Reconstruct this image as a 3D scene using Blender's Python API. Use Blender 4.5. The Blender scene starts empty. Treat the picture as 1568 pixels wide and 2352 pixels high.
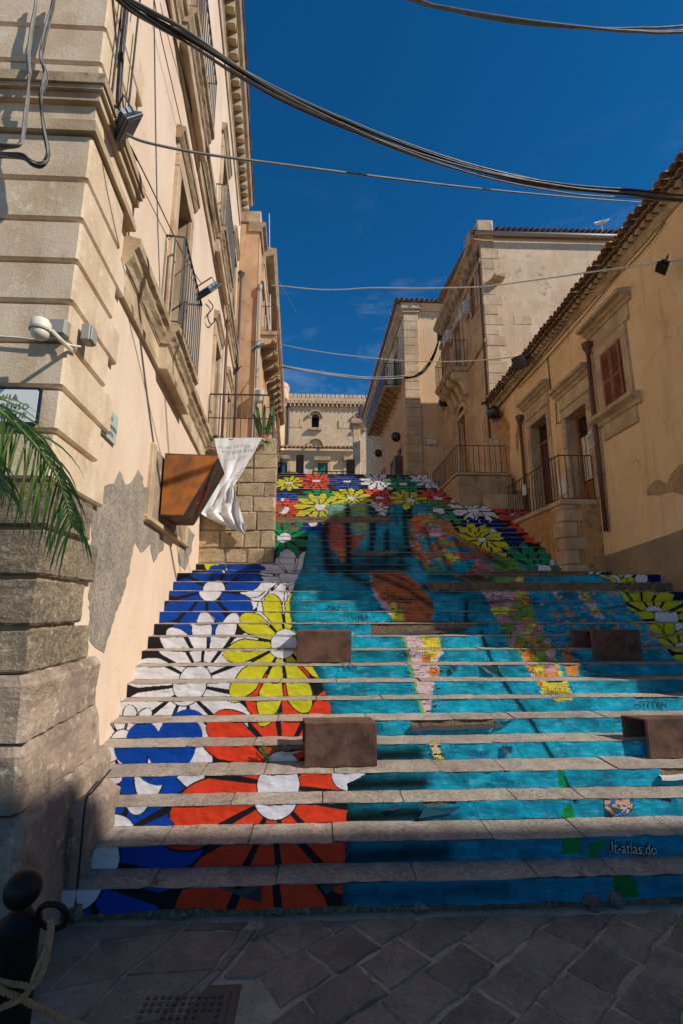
import bpy, bmesh, math, random
import numpy as np
from mathutils import Vector, Matrix, noise as mnoise
random.seed(7)
# ---------------------------------------------------------------- units
# everything is laid out in "u" (eye height above the street = 1.6 u); K metres per u
K=1.3125; H=1.6
def W(p): return Vector((p[0]*K,p[1]*K,(p[2]+H)*K))
# ---------------------------------------------------------------- camera
F=1093.; HOR=1394.; VX=735.           # measured on a 1568 x 2352 copy of the photograph
PIT=math.atan((HOR-1176)/F); YAW=math.atan((784-VX)/math.hypot(F,HOR-1176))
cp,sp_,cy,sy=math.cos(PIT),math.sin(PIT),math.cos(YAW),math.sin(YAW)
sc=bpy.context.scene
cam=bpy.data.cameras.new('camera'); camo=bpy.data.objects.new('camera',cam)
sc.collection.objects.link(camo); sc.camera=camo
cam.sensor_fit='VERTICAL'; cam.sensor_height=36; cam.lens=36*F/2352
cam.clip_start=.02; cam.clip_end=2000
camo.location=W((0,0,0)); camo.rotation_euler=(math.pi/2+PIT,0,-YAW)
sc.render.resolution_x=682; sc.render.resolution_y=1024
# ---------------------------------------------------------------- sun and sky
SUN=Vector((1.15,-.55,1.0)).normalized()          # towards the sun
sl=bpy.data.lights.new('sun','SUN'); sl.energy=3.9; sl.angle=math.radians(.53); sl.color=(1,.945,.865)
so=bpy.data.objects.new('sun',sl); sc.collection.objects.link(so)
so.rotation_euler=(-SUN).to_track_quat('-Z','Y').to_euler(); so.location=(20,-20,30)
wd=bpy.data.worlds.new('World'); sc.world=wd; wd.use_nodes=True
nt=wd.node_tree; nt.nodes.clear()
def nd(t,ty,**kw):
    n=t.nodes.new(ty)
    for k,v in kw.items():
        if k.startswith('i_'): n.inputs[k[2:]].default_value=v
        else: setattr(n,k,v)
    return n
sky=nd(nt,'ShaderNodeTexSky',sky_type='NISHITA',sun_disc=False,sun_elevation=math.asin(SUN.z),
       sun_rotation=math.atan2(SUN.x,SUN.y),altitude=1500,air_density=.85,dust_density=.0,ozone_density=6.0)
tc=nd(nt,'ShaderNodeTexCoord'); mp=nd(nt,'ShaderNodeMapping'); mp.inputs['Scale'].default_value=(1.2,1.2,4.0)
mp.inputs['Rotation'].default_value=(.1,.35,.3)
cn=nd(nt,'ShaderNodeTexNoise',i_Scale=2.1,i_Detail=9.,i_Roughness=.62,i_Distortion=.5)
cr=nd(nt,'ShaderNodeMapRange',i_0=0.) if False else nd(nt,'ShaderNodeMapRange')
cr.inputs['From Min'].default_value=.52; cr.inputs['From Max'].default_value=1.0; cr.inputs['To Max'].default_value=.3
mx=nd(nt,'ShaderNodeMix',data_type='RGBA'); mx.inputs[7].default_value=(6.5,7.2,8.6,1)
hs=nd(nt,'ShaderNodeHueSaturation',i_Saturation=1.24,i_Value=.68,i_Hue=.494)
bg=nd(nt,'ShaderNodeBackground',i_Strength=.15); out=nd(nt,'ShaderNodeOutputWorld')
L=nt.links.new
sx_=nd(nt,'ShaderNodeSeparateXYZ'); L(tc.outputs['Generated'],sx_.inputs[0]); zr=nd(nt,'ShaderNodeMapRange'); zr.inputs['From Min'].default_value=.72; zr.inputs['From Max'].default_value=.5
cm=nd(nt,'ShaderNodeMath',operation='MULTIPLY'); L(sx_.outputs[2],zr.inputs[0]); L(zr.outputs[0],cm.inputs[1])
L(tc.outputs['Generated'],mp.inputs[0]); L(mp.outputs[0],cn.inputs['Vector']); L(cn.outputs[0],cr.inputs[0])
L(sky.outputs[0],hs.inputs['Color']); L(hs.outputs[0],mx.inputs[6]); L(cr.outputs[0],cm.inputs[0]); L(cm.outputs[0],mx.inputs[0]); L(mx.outputs[2],bg.inputs[0]); L(bg.outputs[0],out.inputs[0])
sc.view_settings.view_transform='Standard'; sc.view_settings.look='None'; sc.view_settings.gamma=1
sc.view_settings.exposure=.34; sc.view_settings.use_curve_mapping=False
# ---------------------------------------------------------------- pixel helpers
def ray(x,y):
    a=(x-784)/F; b=(1176-y)/F
    return (a*cy-b*sy*sp_+sy*cp, -a*sy-b*cy*sp_+cy*cp, b*cp+sp_)
def atX(x,y,X): d=ray(x,y); t=X/d[0]; return (X,d[1]*t,d[2]*t)
def atY(x,y,Y): d=ray(x,y); t=Y/d[1]; return (d[0]*t,Y,d[2]*t)
def atZ(x,y,Z): d=ray(x,y); t=Z/d[2]; return (d[0]*t,d[1]*t,Z)
def proj(X,Y,Z):
    f=X*sy*cp+Y*cy*cp+Z*sp_; r=X*cy-Y*sy; u=-X*sy*sp_-Y*cy*sp_+Z*cp
    return 784+F*r/f, 1176-F*u/f
# frames: local (s along wall, o out of wall, z up) -> u coordinates
LM=-.0897
def Lf(s,o,z): return (-1.6+LM*s+o*.996, 4.0+s+o*.0894, z)
def Rf(s,o,z): return (4.44-o, s, z)
def Bf(s,o,z): return (4.30-o, s, z)
def If(x,y,z): return (x,y,z)
def LP(x,y,o=0):                      # pixel -> (s,z) on the left wall pushed out by o
    d=ray(x,y); X0=-1.6+o*.996; Y0=4.0+o*.0894
    t=(X0-LM*Y0)/(d[0]-LM*d[1]); return d[1]*t-Y0, d[2]*t
def RP(x,y,o=0): p=atX(x,y,4.44-o); return p[1],p[2]
def BP(x,y,o=0): p=atX(x,y,4.30-o); return p[1],p[2]
# ---------------------------------------------------------------- mesh builder
class MB:
    def __init__(s): s.v=[]; s.f=[]; s.mi=[]; s.m=0
    def add(s,vs,fs):
        n=len(s.v); s.v+=[tuple(p) for p in vs]; s.f+=[tuple(i+n for i in f) for f in fs]; s.mi+=[s.m]*len(fs); return s
    def poly(s,pts): return s.add(pts,[tuple(range(len(pts)))])
    def box(s,fr,a0,a1,b0,b1,c0,c1,ch=0,j=0):
        if ch<=0:
            P=[(a,b,c) for a in(a0,a1) for b in(b0,b1) for c in(c0,c1)]
            Fc=[(0,1,3,2),(4,6,7,5),(0,4,5,1),(2,3,7,6),(0,2,6,4),(1,5,7,3)]
        else:
            P=[];idx={}
            rng=[(a0,a1),(b0,b1),(c0,c1)]
            for i in range(8):
                c=[rng[k][(i>>k)&1] for k in range(3)]; sg=[1 if (i>>k)&1==0 else -1 for k in range(3)]
                for ax in range(3):
                    q=[c[k]+(sg[k]*ch if k!=ax else 0) for k in range(3)]; idx[(i,ax)]=len(P); P.append(tuple(q))
            Fc=[]
            for ax in range(3):
                o1,o2=[k for k in range(3) if k!=ax]
                for sd in (0,1):
                    cs=[(sd<<ax)|(x<<o1)|(y<<o2) for x,y in((0,0),(1,0),(1,1),(0,1))]
                    Fc.append(tuple(idx[(c,ax)] for c in cs))
                for x in(0,1):
                    for y in(0,1):
                        e0=(x<<o1)|(y<<o2); e1=e0|(1<<ax)
                        Fc.append((idx[(e0,o1)],idx[(e1,o1)],idx[(e1,o2)],idx[(e0,o2)]))
            for i in range(8): Fc.append((idx[(i,0)],idx[(i,1)],idx[(i,2)]))
        if j: P=[tuple(x+random.uniform(-j,j) for x in p) for p in P]
        return s.add([fr(*p) for p in P],Fc)
    def prof(s,fr,pts,s0,s1,n=1,j=0):           # closed profile (o,z) swept along s
        m=len(pts); vs=[]
        for i in range(n+1):
            a=s0+(s1-s0)*i/n
            for (o,z) in pts: vs.append(fr(a,o+random.uniform(-j,j),z+random.uniform(-j,j)))
        fs=[]
        for i in range(n):
            for k in range(m):
                k2=(k+1)%m; fs.append((i*m+k,i*m+k2,(i+1)*m+k2,(i+1)*m+k))
        fs+= [tuple(range(m)),tuple(range(n*m,n*m+m))]
        return s.add(vs,fs)
    def tube(s,pts,r,n=6,closed=False):
        P=[Vector(p) for p in pts]; R=r if isinstance(r,(list,tuple)) else [r]*len(P)
        vs=[];fs=[]; u=None
        for i,p in enumerate(P):
            a=P[(i-1)%len(P)] if (closed or i>0) else p; b=P[(i+1)%len(P)] if (closed or i<len(P)-1) else p
            t=(b-a).normalized() if (b-a).length>1e-9 else Vector((0,0,1))
            if u is None: u=t.orthogonal().normalized()
            u=(u-t*u.dot(t)); u=u.normalized() if u.length>1e-6 else t.orthogonal().normalized()
            w=t.cross(u)
            for k in range(n):
                g=2*math.pi*k/n; vs.append(p+(u*math.cos(g)+w*math.sin(g))*R[i])
        L_=len(P)
        for i in range(L_ if closed else L_-1):
            for k in range(n):
                k2=(k+1)%n; i2=(i+1)%L_; fs.append((i*n+k,i*n+k2,i2*n+k2,i2*n+k))
        if not closed: fs+=[tuple(range(n)),tuple(range((L_-1)*n,L_*n))]
        return s.add(vs,fs)
    def lathe(s,c,pr,n=16,ax=None):             # pr: (radius,height) about c along ax
        ax=Vector(ax or (0,0,1)).normalized(); u=ax.orthogonal().normalized(); w=ax.cross(u); c=Vector(c)
        vs=[];fs=[]
        for (r,h) in pr:
            for k in range(n):
                g=2*math.pi*k/n; vs.append(c+ax*h+(u*math.cos(g)+w*math.sin(g))*max(r,1e-4))
        for i in range(len(pr)-1):
            for k in range(n):
                k2=(k+1)%n; fs.append((i*n+k,i*n+k2,(i+1)*n+k2,(i+1)*n+k))
        fs+=[tuple(range(n)),tuple(range((len(pr)-1)*n,len(pr)*n))]
        return s.add(vs,fs)
    def ball(s,c,r,n=14,j=0,sx=(1,1,1)):
        pr=[];m=n//2
        c=Vector(c); vs=[];fs=[]
        for i in range(m+1):
            t=math.pi*i/m
            for k in range(n):
                g=2*math.pi*k/n; q=Vector((math.sin(t)*math.cos(g)*sx[0],math.sin(t)*math.sin(g)*sx[1],math.cos(t)*sx[2]))
                rr=r*(1+ (mnoise.noise(q*2.3+c*9)*j if j else 0)); vs.append(c+q*rr)
        for i in range(m):
            for k in range(n):
                k2=(k+1)%n; fs.append((i*n+k,i*n+k2,(i+1)*n+k2,(i+1)*n+k))
        return s.add(vs,fs)
ORG={}
def obj(name,mb,mats,parent=None,label=None,cat=None,group=None,kind=None,smooth=False,weld=True,base=None):
    me=bpy.data.meshes.new(name)
    vs=[W(p) for p in mb.v]
    if vs:
        lo=Vector([min(v[i] for v in vs) for i in range(3)]); hi=Vector([max(v[i] for v in vs) for i in range(3)])
        o=(lo+hi)/2
        if parent is None: o.z=lo.z
    else: o=Vector((0,0,0))
    if base is not None: o=W(base)
    me.from_pydata([v-o for v in vs],[],mb.f)
    if not isinstance(mats,(list,tuple)): mats=[mats]
    for m in mats: me.materials.append(m)
    if len(mats)>1: me.polygons.foreach_set('material_index',mb.mi)
    if weld:
        bm=bmesh.new(); bm.from_mesh(me); bmesh.ops.remove_doubles(bm,verts=bm.verts,dist=1e-5)
        bmesh.ops.recalc_face_normals(bm,faces=bm.faces); bm.to_mesh(me); bm.free()
    if smooth: me.polygons.foreach_set('use_smooth',[True]*len(me.polygons))
    ob=bpy.data.objects.new(name,me); sc.collection.objects.link(ob)
    place(ob,o,parent); tag(ob,label,cat,group,kind); return ob
def place(ob,o,parent):
    ORG[ob.name]=o
    if parent is not None: ob.parent=parent; ob.location=o-ORG[parent.name]
    else: ob.location=o
def tag(ob,label=None,cat=None,group=None,kind=None):
    if label: ob['label']=label
    if cat: ob['category']=cat
    if group: ob['group']=group
    if kind: ob['kind']=kind
def thing(name,base,label=None,cat=None,group=None,kind=None,parent=None):
    ob=bpy.data.objects.new(name,None); sc.collection.objects.link(ob); ob.empty_display_size=.1
    place(ob,W(base),parent); tag(ob,label,cat,group,kind); return ob
def smooth_by_angle(ob,a=40):
    me=ob.data; me.polygons.foreach_set('use_smooth',[True]*len(me.polygons)); me.set_sharp_from_angle(angle=math.radians(a))
# ---------------------------------------------------------------- materials
def lin(c):
    f=lambda x:(x/12.92 if x<=.04045 else ((x+.055)/1.055)**2.4)
    return tuple(f(x/255) for x in c)+(1,)
def newmat(name):
    m=bpy.data.materials.new(name); m.use_nodes=True; t=m.node_tree; t.nodes.clear()
    b=t.nodes.new('ShaderNodeBsdfPrincipled'); o=t.nodes.new('ShaderNodeOutputMaterial'); t.links.new(b.outputs[0],o.inputs[0])
    return m,t,b
def mixc(t,fac,a,b,mode='MIX'):
    n=t.nodes.new('ShaderNodeMix'); n.data_type='RGBA'; n.blend_type=mode
    for i,x in ((0,fac),(6,a),(7,b)):
        if hasattr(x,'is_linked') or hasattr(x,'links'): t.links.new(x,n.inputs[i])
        else: n.inputs[i].default_value=x
    return n.outputs[2]
def rng(t,x,a,b,c=0.,d=1.,sm=True):
    n=t.nodes.new('ShaderNodeMapRange'); n.interpolation_type='SMOOTHSTEP' if sm else 'LINEAR'
    for i,v in enumerate((a,b,c,d)): n.inputs[i+1].default_value=v
    t.links.new(x,n.inputs[0]); return n.outputs[0]
def noi(t,pos,scale,detail=5.,rough=.6,dist=0.,stretch=None,off=(0,0,0)):
    v=pos
    if stretch or off!=(0,0,0):
        m=t.nodes.new('ShaderNodeMapping'); m.inputs['Scale'].default_value=stretch or (1,1,1); m.inputs['Location'].default_value=off
        t.links.new(pos,m.inputs[0]); v=m.outputs[0]
    n=t.nodes.new('ShaderNodeTexNoise'); n.inputs['Scale'].default_value=scale; n.inputs['Detail'].default_value=detail
    n.inputs['Roughness'].default_value=rough; n.inputs['Distortion'].default_value=dist
    t.links.new(v,n.inputs['Vector']); return n.outputs[0]
def stone(name,c1,c2,c3,sc_=1.,bump=.4,streak=0.,pits=0.,rough=.9,rnd=0.,fine=60.,k2=(.55,.72),k1=(.35,.65),bd=.02,spots=None,streakcol=(.25,.22,.18,1),cracks=0.):
    m,t,b=newmat(name); g=t.nodes.new('ShaderNodeNewGeometry'); P=g.outputs['Position']
    if rnd:
        oi=t.nodes.new('ShaderNodeObjectInfo'); 
    n1=noi(t,P,1.3*sc_,6,.6,.4); n2=noi(t,P,5.5*sc_,8,.68,.3,off=(3.1,7.7,1.3)); n3=noi(t,P,fine,4,.65)
    col=mixc(t,rng(t,n1,*k1),lin(c1),lin(c2)); col=mixc(t,rng(t,n2,*k2),col,lin(c3))
    if spots:
        n5=noi(t,P,2.6*sc_,8,.72,.25,off=(9.,2.,5.)); col=mixc(t,rng(t,n5,spots[1],spots[2]),col,lin(spots[0]))
    if cracks:
        vo=t.nodes.new('ShaderNodeTexVoronoi'); vo.feature='DISTANCE_TO_EDGE'; vo.inputs['Scale'].default_value=.55
        wv=t.nodes.new('ShaderNodeVectorMath'); wv.operation='MULTIPLY_ADD'; nv_=t.nodes.new('ShaderNodeTexNoise'); nv_.inputs['Scale'].default_value=2.2; nv_.inputs['Detail'].default_value=6.
        t.links.new(P,nv_.inputs['Vector']); t.links.new(nv_.outputs['Color'],wv.inputs[0]); wv.inputs[1].default_value=(.9,.9,.9); t.links.new(P,wv.inputs[2]); t.links.new(wv.outputs[0],vo.inputs['Vector'])
        ck=rng(t,vo.outputs['Distance'],.0,.006,1,0); cmk=t.nodes.new('ShaderNodeMath'); cmk.operation='MULTIPLY'; t.links.new(ck,cmk.inputs[0]); t.links.new(rng(t,n1,.45,.6,0,cracks),cmk.inputs[1])
        col=mixc(t,cmk.outputs[0],col,(.12,.09,.06,1))
    if streak:
        n4=noi(t,P,2.2,6,.65,.2,stretch=(2.2,2.2,.22),off=(1.,4.,0.)); 
        col=mixc(t,rng(t,n4,.5,.78,0,streak),col,streakcol,'MULTIPLY')
    col=mixc(t,rng(t,n3,.3,.75,0,.22),col,(.55,.52,.5,1),'MULTIPLY')
    if rnd:
        h=t.nodes.new('ShaderNodeHueSaturation'); t.links.new(col,h.inputs['Color']); t.links.new(rng(t,oi.outputs['Random'],0,1,1-rnd,1+rnd,False),h.inputs['Value']); col=h.outputs[0]
    t.links.new(col,b.inputs['Base Color']); b.inputs['Roughness'].default_value=rough
    b.inputs['Specular IOR Level'].default_value=.25
    hgt=n3
    if pits:
        n6=noi(t,P,22.*sc_**.5,7,.8,0.,off=(2.,2.,8.)); p=rng(t,n6,.36,.5)
        ma=t.nodes.new('ShaderNodeMath'); ma.operation='MULTIPLY_ADD'; t.links.new(p,ma.inputs[0]); ma.inputs[1].default_value=pits; t.links.new(n3,ma.inputs[2]); hgt=ma.outputs[0]
    ma=t.nodes.new('ShaderNodeMath'); ma.operation='MULTIPLY_ADD'; t.links.new(n2,ma.inputs[0]); ma.inputs[1].default_value=.8; t.links.new(hgt,ma.inputs[2])
    bp=t.nodes.new('ShaderNodeBump'); bp.inputs['Strength'].default_value=bump; bp.inputs['Distance'].default_value=bd
    t.links.new(ma.outputs[0],bp.inputs['Height']); t.links.new(bp.outputs[0],b.inputs['Normal'])
    return m
def paint(name,c,rough=.5,metal=0.,var=.25,scale=8.,c2=None,bump=.05,spec=.4,rnd=0.):
    m,t,b=newmat(name); g=t.nodes.new('ShaderNodeNewGeometry'); P=g.outputs['Position']
    n=noi(t,P,scale,7,.65,.3); col=mixc(t,rng(t,n,.35,.7,0,1 if c2 else var),lin(c),lin(c2) if c2 else (lin(c)[0]*.4,lin(c)[1]*.38,lin(c)[2]*.36,1))
    if rnd:
        oi=t.nodes.new('ShaderNodeObjectInfo'); h=t.nodes.new('ShaderNodeHueSaturation'); t.links.new(col,h.inputs['Color'])
        t.links.new(rng(t,oi.outputs['Random'],0,1,1-rnd,1+rnd,False),h.inputs['Value']); col=h.outputs[0]
    t.links.new(col,b.inputs['Base Color']); b.inputs['Metallic'].default_value=metal; b.inputs['Specular IOR Level'].default_value=spec
    t.links.new(rng(t,n,.2,.8,rough-.1,min(1,rough+.15)),b.inputs['Roughness'])
    bp=t.nodes.new('ShaderNodeBump'); bp.inputs['Strength'].default_value=bump; bp.inputs['Distance'].default_value=.01
    t.links.new(noi(t,P,scale*6,4,.6),bp.inputs['Height']); t.links.new(bp.outputs[0],b.inputs['Normal']); return m
MT={}
MT['quoin']=stone('quoin_stone',(224,202,172),(206,178,146),(230,214,190),1.6,.35,.25,.5,rnd=.05,spots=((184,146,110),.58,.78))
MT['lowstone']=stone('weathered_stone',(168,150,124),(142,126,104),(204,190,166),1.8,.8,.25,.8,rnd=.08,bd=.025,spots=((205,190,165),.58,.78))
MT['plinth']=stone('patched_plinth',(176,154,132),(142,124,108),(214,200,178),1.7,.6,.3,.5,rnd=.06,spots=((120,98,82),.54,.74))
MT['pink']=stone('pink_plaster',(228,204,178),(220,192,166),(232,212,190),.55,.15,.3,0,fine=30.,k2=(.58,.85),bd=.012,streakcol=(.55,.45,.38,1),spots=((200,164,136),.62,.85),cracks=.35)
MT['render']=stone('grey_render',(176,162,144),(150,140,128),(194,180,158),1.6,.7,.25,.9,bd=.02)
MT['trim']=stone('carved_trim',(206,184,152),(178,150,118),(120,100,80),1.4,.35,.35,.3,rnd=.04,k2=(.62,.8))
MT['trimdark']=stone('weathered_trim',(196,172,138),(164,138,108),(104,88,70),1.8,.5,.35,.6,rnd=.05)
MT['ochre']=stone('ochre_plaster',(232,200,152),(222,186,136),(234,206,164),.5,.2,.42,0,fine=34.,k2=(.56,.8),bd=.014,streakcol=(.5,.38,.28,1),spots=((170,126,84),.58,.8),cracks=.6)
MT['ochre_peel']=stone('peeling_plaster',(204,158,104),(182,138,90),(150,118,84),1.6,.5,.3,.4,k2=(.52,.6),bd=.02)
MT['rstone']=stone('door_surround_stone',(204,180,142),(180,154,118),(118,98,76),1.6,.5,.35,.8,rnd=.05,k2=(.6,.78))
MT['dado']=stone('grey_dado',(156,138,112),(138,122,100),(168,152,126),1.2,.5,.3,.3)
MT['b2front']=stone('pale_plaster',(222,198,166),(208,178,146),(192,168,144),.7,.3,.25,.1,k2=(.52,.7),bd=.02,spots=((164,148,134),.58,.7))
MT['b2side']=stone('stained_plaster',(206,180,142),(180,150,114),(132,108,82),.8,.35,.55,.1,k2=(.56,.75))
MT['b3']=stone('cream_plaster',(222,192,150),(214,180,136),(200,170,130),.6,.15,.15,0)
MT['b3side']=stone('cream_shade_plaster',(222,198,158),(210,182,142),(184,156,120),.7,.2,.35,0)
MT['b3quoin']=stone('pale_block',(208,184,150),(188,162,128),(150,130,104),1.3,.4,.2,.3,rnd=.09)
MT['orange']=stone('orange_plaster',(212,172,134),(192,150,114),(150,120,96),.8,.3,.5,.1)
MT['pier']=stone('rubble_block',(206,184,150),(182,158,124),(218,200,170),2.2,.8,.2,1.2,rnd=.1,bd=.025,spots=((120,100,78),.58,.7))
MT['mortar']=stone('mortar',(150,138,122),(128,116,102),(168,156,138),2.2,.6,.1,.4)
MT['church']=stone('church_stone',(216,184,150),(202,168,134),(222,198,170),.4,.3,.4,.1,k2=(.5,.7),streakcol=(.5,.42,.34,1))
MT['tread']=stone('limestone_tread',(184,169,152),(162,147,132),(122,108,96),2.4,.7,0,.9,rnd=.11,k2=(.58,.76),spots=((132,120,108),.52,.74))
MT['riser']=stone('limestone_riser',(158,134,104),(128,108,84),(92,78,62),2.2,.8,.2,1.,rnd=.05)
MT['basalt']=stone('basalt_paver',(150,134,116),(126,113,99),(172,156,136),2.6,.6,0,.7,rough=.6,rnd=.16,k2=(.58,.78))
MT['joint']=stone('pale_joint',(190,172,148),(166,150,130),(130,116,102),3.,.6,0,.3)
MT['tile']=stone('clay_tile',(170,130,94),(138,102,74),(98,76,60),2.6,.5,0,.3,rnd=.2,spots=((196,168,128),.58,.72))
MT['black']=paint('black_iron',(26,25,25),.5,.4,.3,20.)
MT['iron']=paint('grey_iron',(70,66,62),.55,.5,.4,18.,c2=(92,70,54))
MT['rust']=paint('rust_iron',(110,62,44),.7,.3,.4,18.)
MT['cable']=paint('grey_cable',(122,118,112),.55,0,.4,10.,rnd=.2)
MT['dcable']=paint('dark_cable',(40,38,37),.5,0,.3,10.)
MT['corten']=paint('corten_brown',(112,82,66),.7,.0,.5,5.,c2=(72,52,44),bump=.35,spec=.2)
MT['cortenorange']=paint('corten_orange',(176,104,36),.6,.15,.5,3.,c2=(112,72,46),bump=.1)
MT['cortendark']=paint('corten_dark',(92,70,56),.5,.25,.5,5.,c2=(58,48,44),bump=.1)
MT['white']=paint('white_enamel',(222,222,214),.35,0,.1,6.)
MT['navy']=paint('navy_enamel',(28,36,60),.35,0,.1,6.)
MT['letter']=paint('black_lettering',(24,26,34),.5,0,.05,6.)
MT['greysign']=paint('grey_marble_sign',(176,184,172),.5,0,.2,14.)
MT['creamplastic']=paint('cream_plastic',(222,212,188),.4,0,.12,10.)
MT['greyplastic']=paint('grey_plastic',(150,148,138),.5,0,.15,10.)
MT['flood']=paint('floodlight_grey',(84,92,100),.45,.3,.2,14.)
MT['floodblack']=paint('floodlight_black',(36,36,38),.45,.3,.2,14.)
MT['wood']=paint('varnished_wood',(146,88,50),.45,0,.5,7.,c2=(116,68,40),bump=.15)
MT['darkwood']=paint('dark_wood',(84,44,32),.45,0,.5,7.,c2=(60,34,26))
MT['green']=paint('green_shutter',(48,112,92),.5,0,.3,5.)
MT['dgreen']=paint('dark_green_shutter',(36,62,62),.5,0,.3,5.)
MT['dark']=paint('dark_interior',(30,26,24),.8,0,.3,5.)
MT['glass']=paint('window_glass',(34,36,38),.12,0,.2,3.,spec=.6)
MT['curtain']=paint('lace_curtain',(206,196,176),.8,0,.3,40.)
MT['pipebrown']=paint('brown_downpipe',(98,68,54),.5,.1,.3,6.)
MT['pipegrey']=paint('grey_downpipe',(78,72,72),.5,.2,.3,6.)
MT['vinylwhite']=paint('white_vinyl',(226,226,226),.42,0,.06,3.,bump=.02)
MT['gold']=paint('gold_line',(186,160,112),.5,0,.1,9.)
MT['leaf']=paint('palm_leaf',(70,104,36),.4,0,.5,3.,c2=(116,136,58))
MT['weed']=paint('weed_green',(76,112,40),.6,0,.5,9.,c2=(120,140,60))
MT['cactus']=paint('cactus_green',(72,112,58),.55,0,.4,9.)
MT['rope']=paint('hemp_rope',(172,136,96),.85,0,.5,30.,bump=.3)
MT['castiron']=paint('cast_iron',(84,78,72),.6,.3,.4,14.,c2=(94,82,72),bump=.2)
MT['rock']=stone('loose_rock',(160,148,132),(120,108,96),(190,178,160),4.,.8,0,.8,rnd=.15)
MT['dog']=paint('brown_fur',(128,84,50),.9,0,.4,30.)
MT['blue']=paint('blue_plastic',(24,84,160),.4,0,.15,5.)
MT['ac']=paint('ac_white',(206,202,192),.45,0,.2,8.)
MT['terracotta']=paint('terracotta',(168,92,60),.7,0,.3,8.)
MT['redpaint']=paint('red_spray',(150,36,30),.6,0,.3,9.)
MT['ironbar']=paint('painted_iron_bar',(74,72,70),.5,.3,.3,14.)
MT['peelpale']=stone('pale_peeled_plaster',(200,168,128),(180,148,110),(208,180,140),2.,.7,.1,.8)
MT['damp']=stone('damp_stained_render',(186,160,124),(160,134,102),(96,82,66),1.3,.5,.7,.3,streakcol=(.18,.16,.13,1))
# ================================================================ ground and staircase
RISE=.117
YK={}
for k,y in enumerate([2.896,3.081,3.326,3.508,3.756,3.968,4.176,4.33,4.52,4.71,4.90,5.10,5.30,5.49,5.69,5.88,6.07]): YK[k+1]=y
for k,y in enumerate([7.121,7.423,7.635,7.78,7.949,8.12,8.36,8.562,8.738,8.93,9.18,9.377,9.577,9.77,10.0,10.257,10.50,10.76,10.988,11.226,11.47,11.692,11.91,12.12,12.37,12.58,12.81,13.0]): YK[k+18]=y
NS=45; YK[NS+1]=13.3
def ZK(k): return -1.6 if k==0 else -1.457+RISE*(k-1)
def XL(k):
    y=YK[k]
    if k<=3: return -1.36
    if k<=19: return -1.6+LM*(y-4.0)-.02
    return -.75+LM*(y-7.45)-.02
def XR(k):
    if k<=4: return 5.6
    if k<=19: return 4.46
    if k<=28: return 3.84
    if k<=32: return 4.46
    return 3.07
street=obj('street',MB().add([(-60,-40,-1.609),(60,-40,-1.609),(60,YK[1]+.1,-1.609),(-60,YK[1]+.1,-1.609)],[(0,1,2,3)]),MT['joint'],kind='structure')
# basalt slabs: diamond lay on the right, squarer beside the wall
def slab(pts,z=-1.6,t=.06,ch=.008):
    mb=MB(); n=len(pts); cx=sum(p[0] for p in pts)/n; cyy=sum(p[1] for p in pts)/n
    dz=random.uniform(-.004,.004); tl=(random.uniform(-.006,.006),random.uniform(-.006,.006))
    zz=lambda p:z+dz+(p[0]-cx)*tl[0]+(p[1]-cyy)*tl[1]
    inn=[]
    for p in pts:
        d=math.hypot(cx-p[0],cyy-p[1]); q=(p[0]+(cx-p[0])/d*ch*1.3,p[1]+(cyy-p[1])/d*ch*1.3); inn.append((q[0],q[1],zz(q)))
    vs=[(p[0],p[1],z-t) for p in pts]+[(p[0],p[1],zz(p)-ch) for p in pts]+inn
    fs=[]
    for i in range(n):
        j=(i+1)%n; fs+=[(i,j,n+j,n+i),(n+i,n+j,2*n+j,2*n+i)]
    fs.append(tuple(range(2*n,3*n))); mb.add(vs,fs); return mb
MH=(-.73,-.36,2.02,2.41)              # manhole cover x0,x1,y0,y1
def clipp(pts,f):
    out=[]
    for i in range(len(pts)):
        a,b=pts[i],pts[(i+1)%len(pts)]; fa,fb=f(a),f(b)
        if fa>=0: out.append(a)
        if fa*fb<0: t=fa/(fa-fb); out.append((a[0]+(b[0]-a[0])*t,a[1]+(b[1]-a[1])*t))
    return out
def edge_round(pts):
    out=[]
    n=len(pts)
    for i in range(n):
        a,b=pts[i],pts[(i+1)%n]; out.append(a)
        L_=math.hypot(b[0]-a[0],b[1]-a[1])
        if L_>.14:
            for f_ in (.33,.67):
                out.append((a[0]+(b[0]-a[0])*f_+random.uniform(-.012,.012),a[1]+(b[1]-a[1])*f_+random.uniform(-.012,.012)))
    return out
ca,sa=math.cos(math.radians(38)),math.sin(math.radians(38)); G={}
def gp(i,j):
    if (i,j) not in G:
        a,b=i*.33+(j%2)*.16+random.uniform(-.03,.03),j*.25+random.uniform(-.02,.02); G[(i,j)]=(a*ca-b*sa+.9,a*sa+b*ca+1.2)
    return G[(i,j)]
def put(pts):
    g=.012; cx=sum(p[0] for p in pts)/len(pts); cyy=sum(p[1] for p in pts)/len(pts)
    pts=[(p[0]+(cx-p[0])*.022,p[1]+(cyy-p[1])*.022) for p in pts]
    if len(pts)<3: return
    ar=abs(sum(pts[i][0]*pts[(i+1)%len(pts)][1]-pts[(i+1)%len(pts)][0]*pts[i][1] for i in range(len(pts))))/2
    if ar<.006: return
    obj('paving_stone',slab(edge_round(pts)),MT['basalt'],street)
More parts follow.
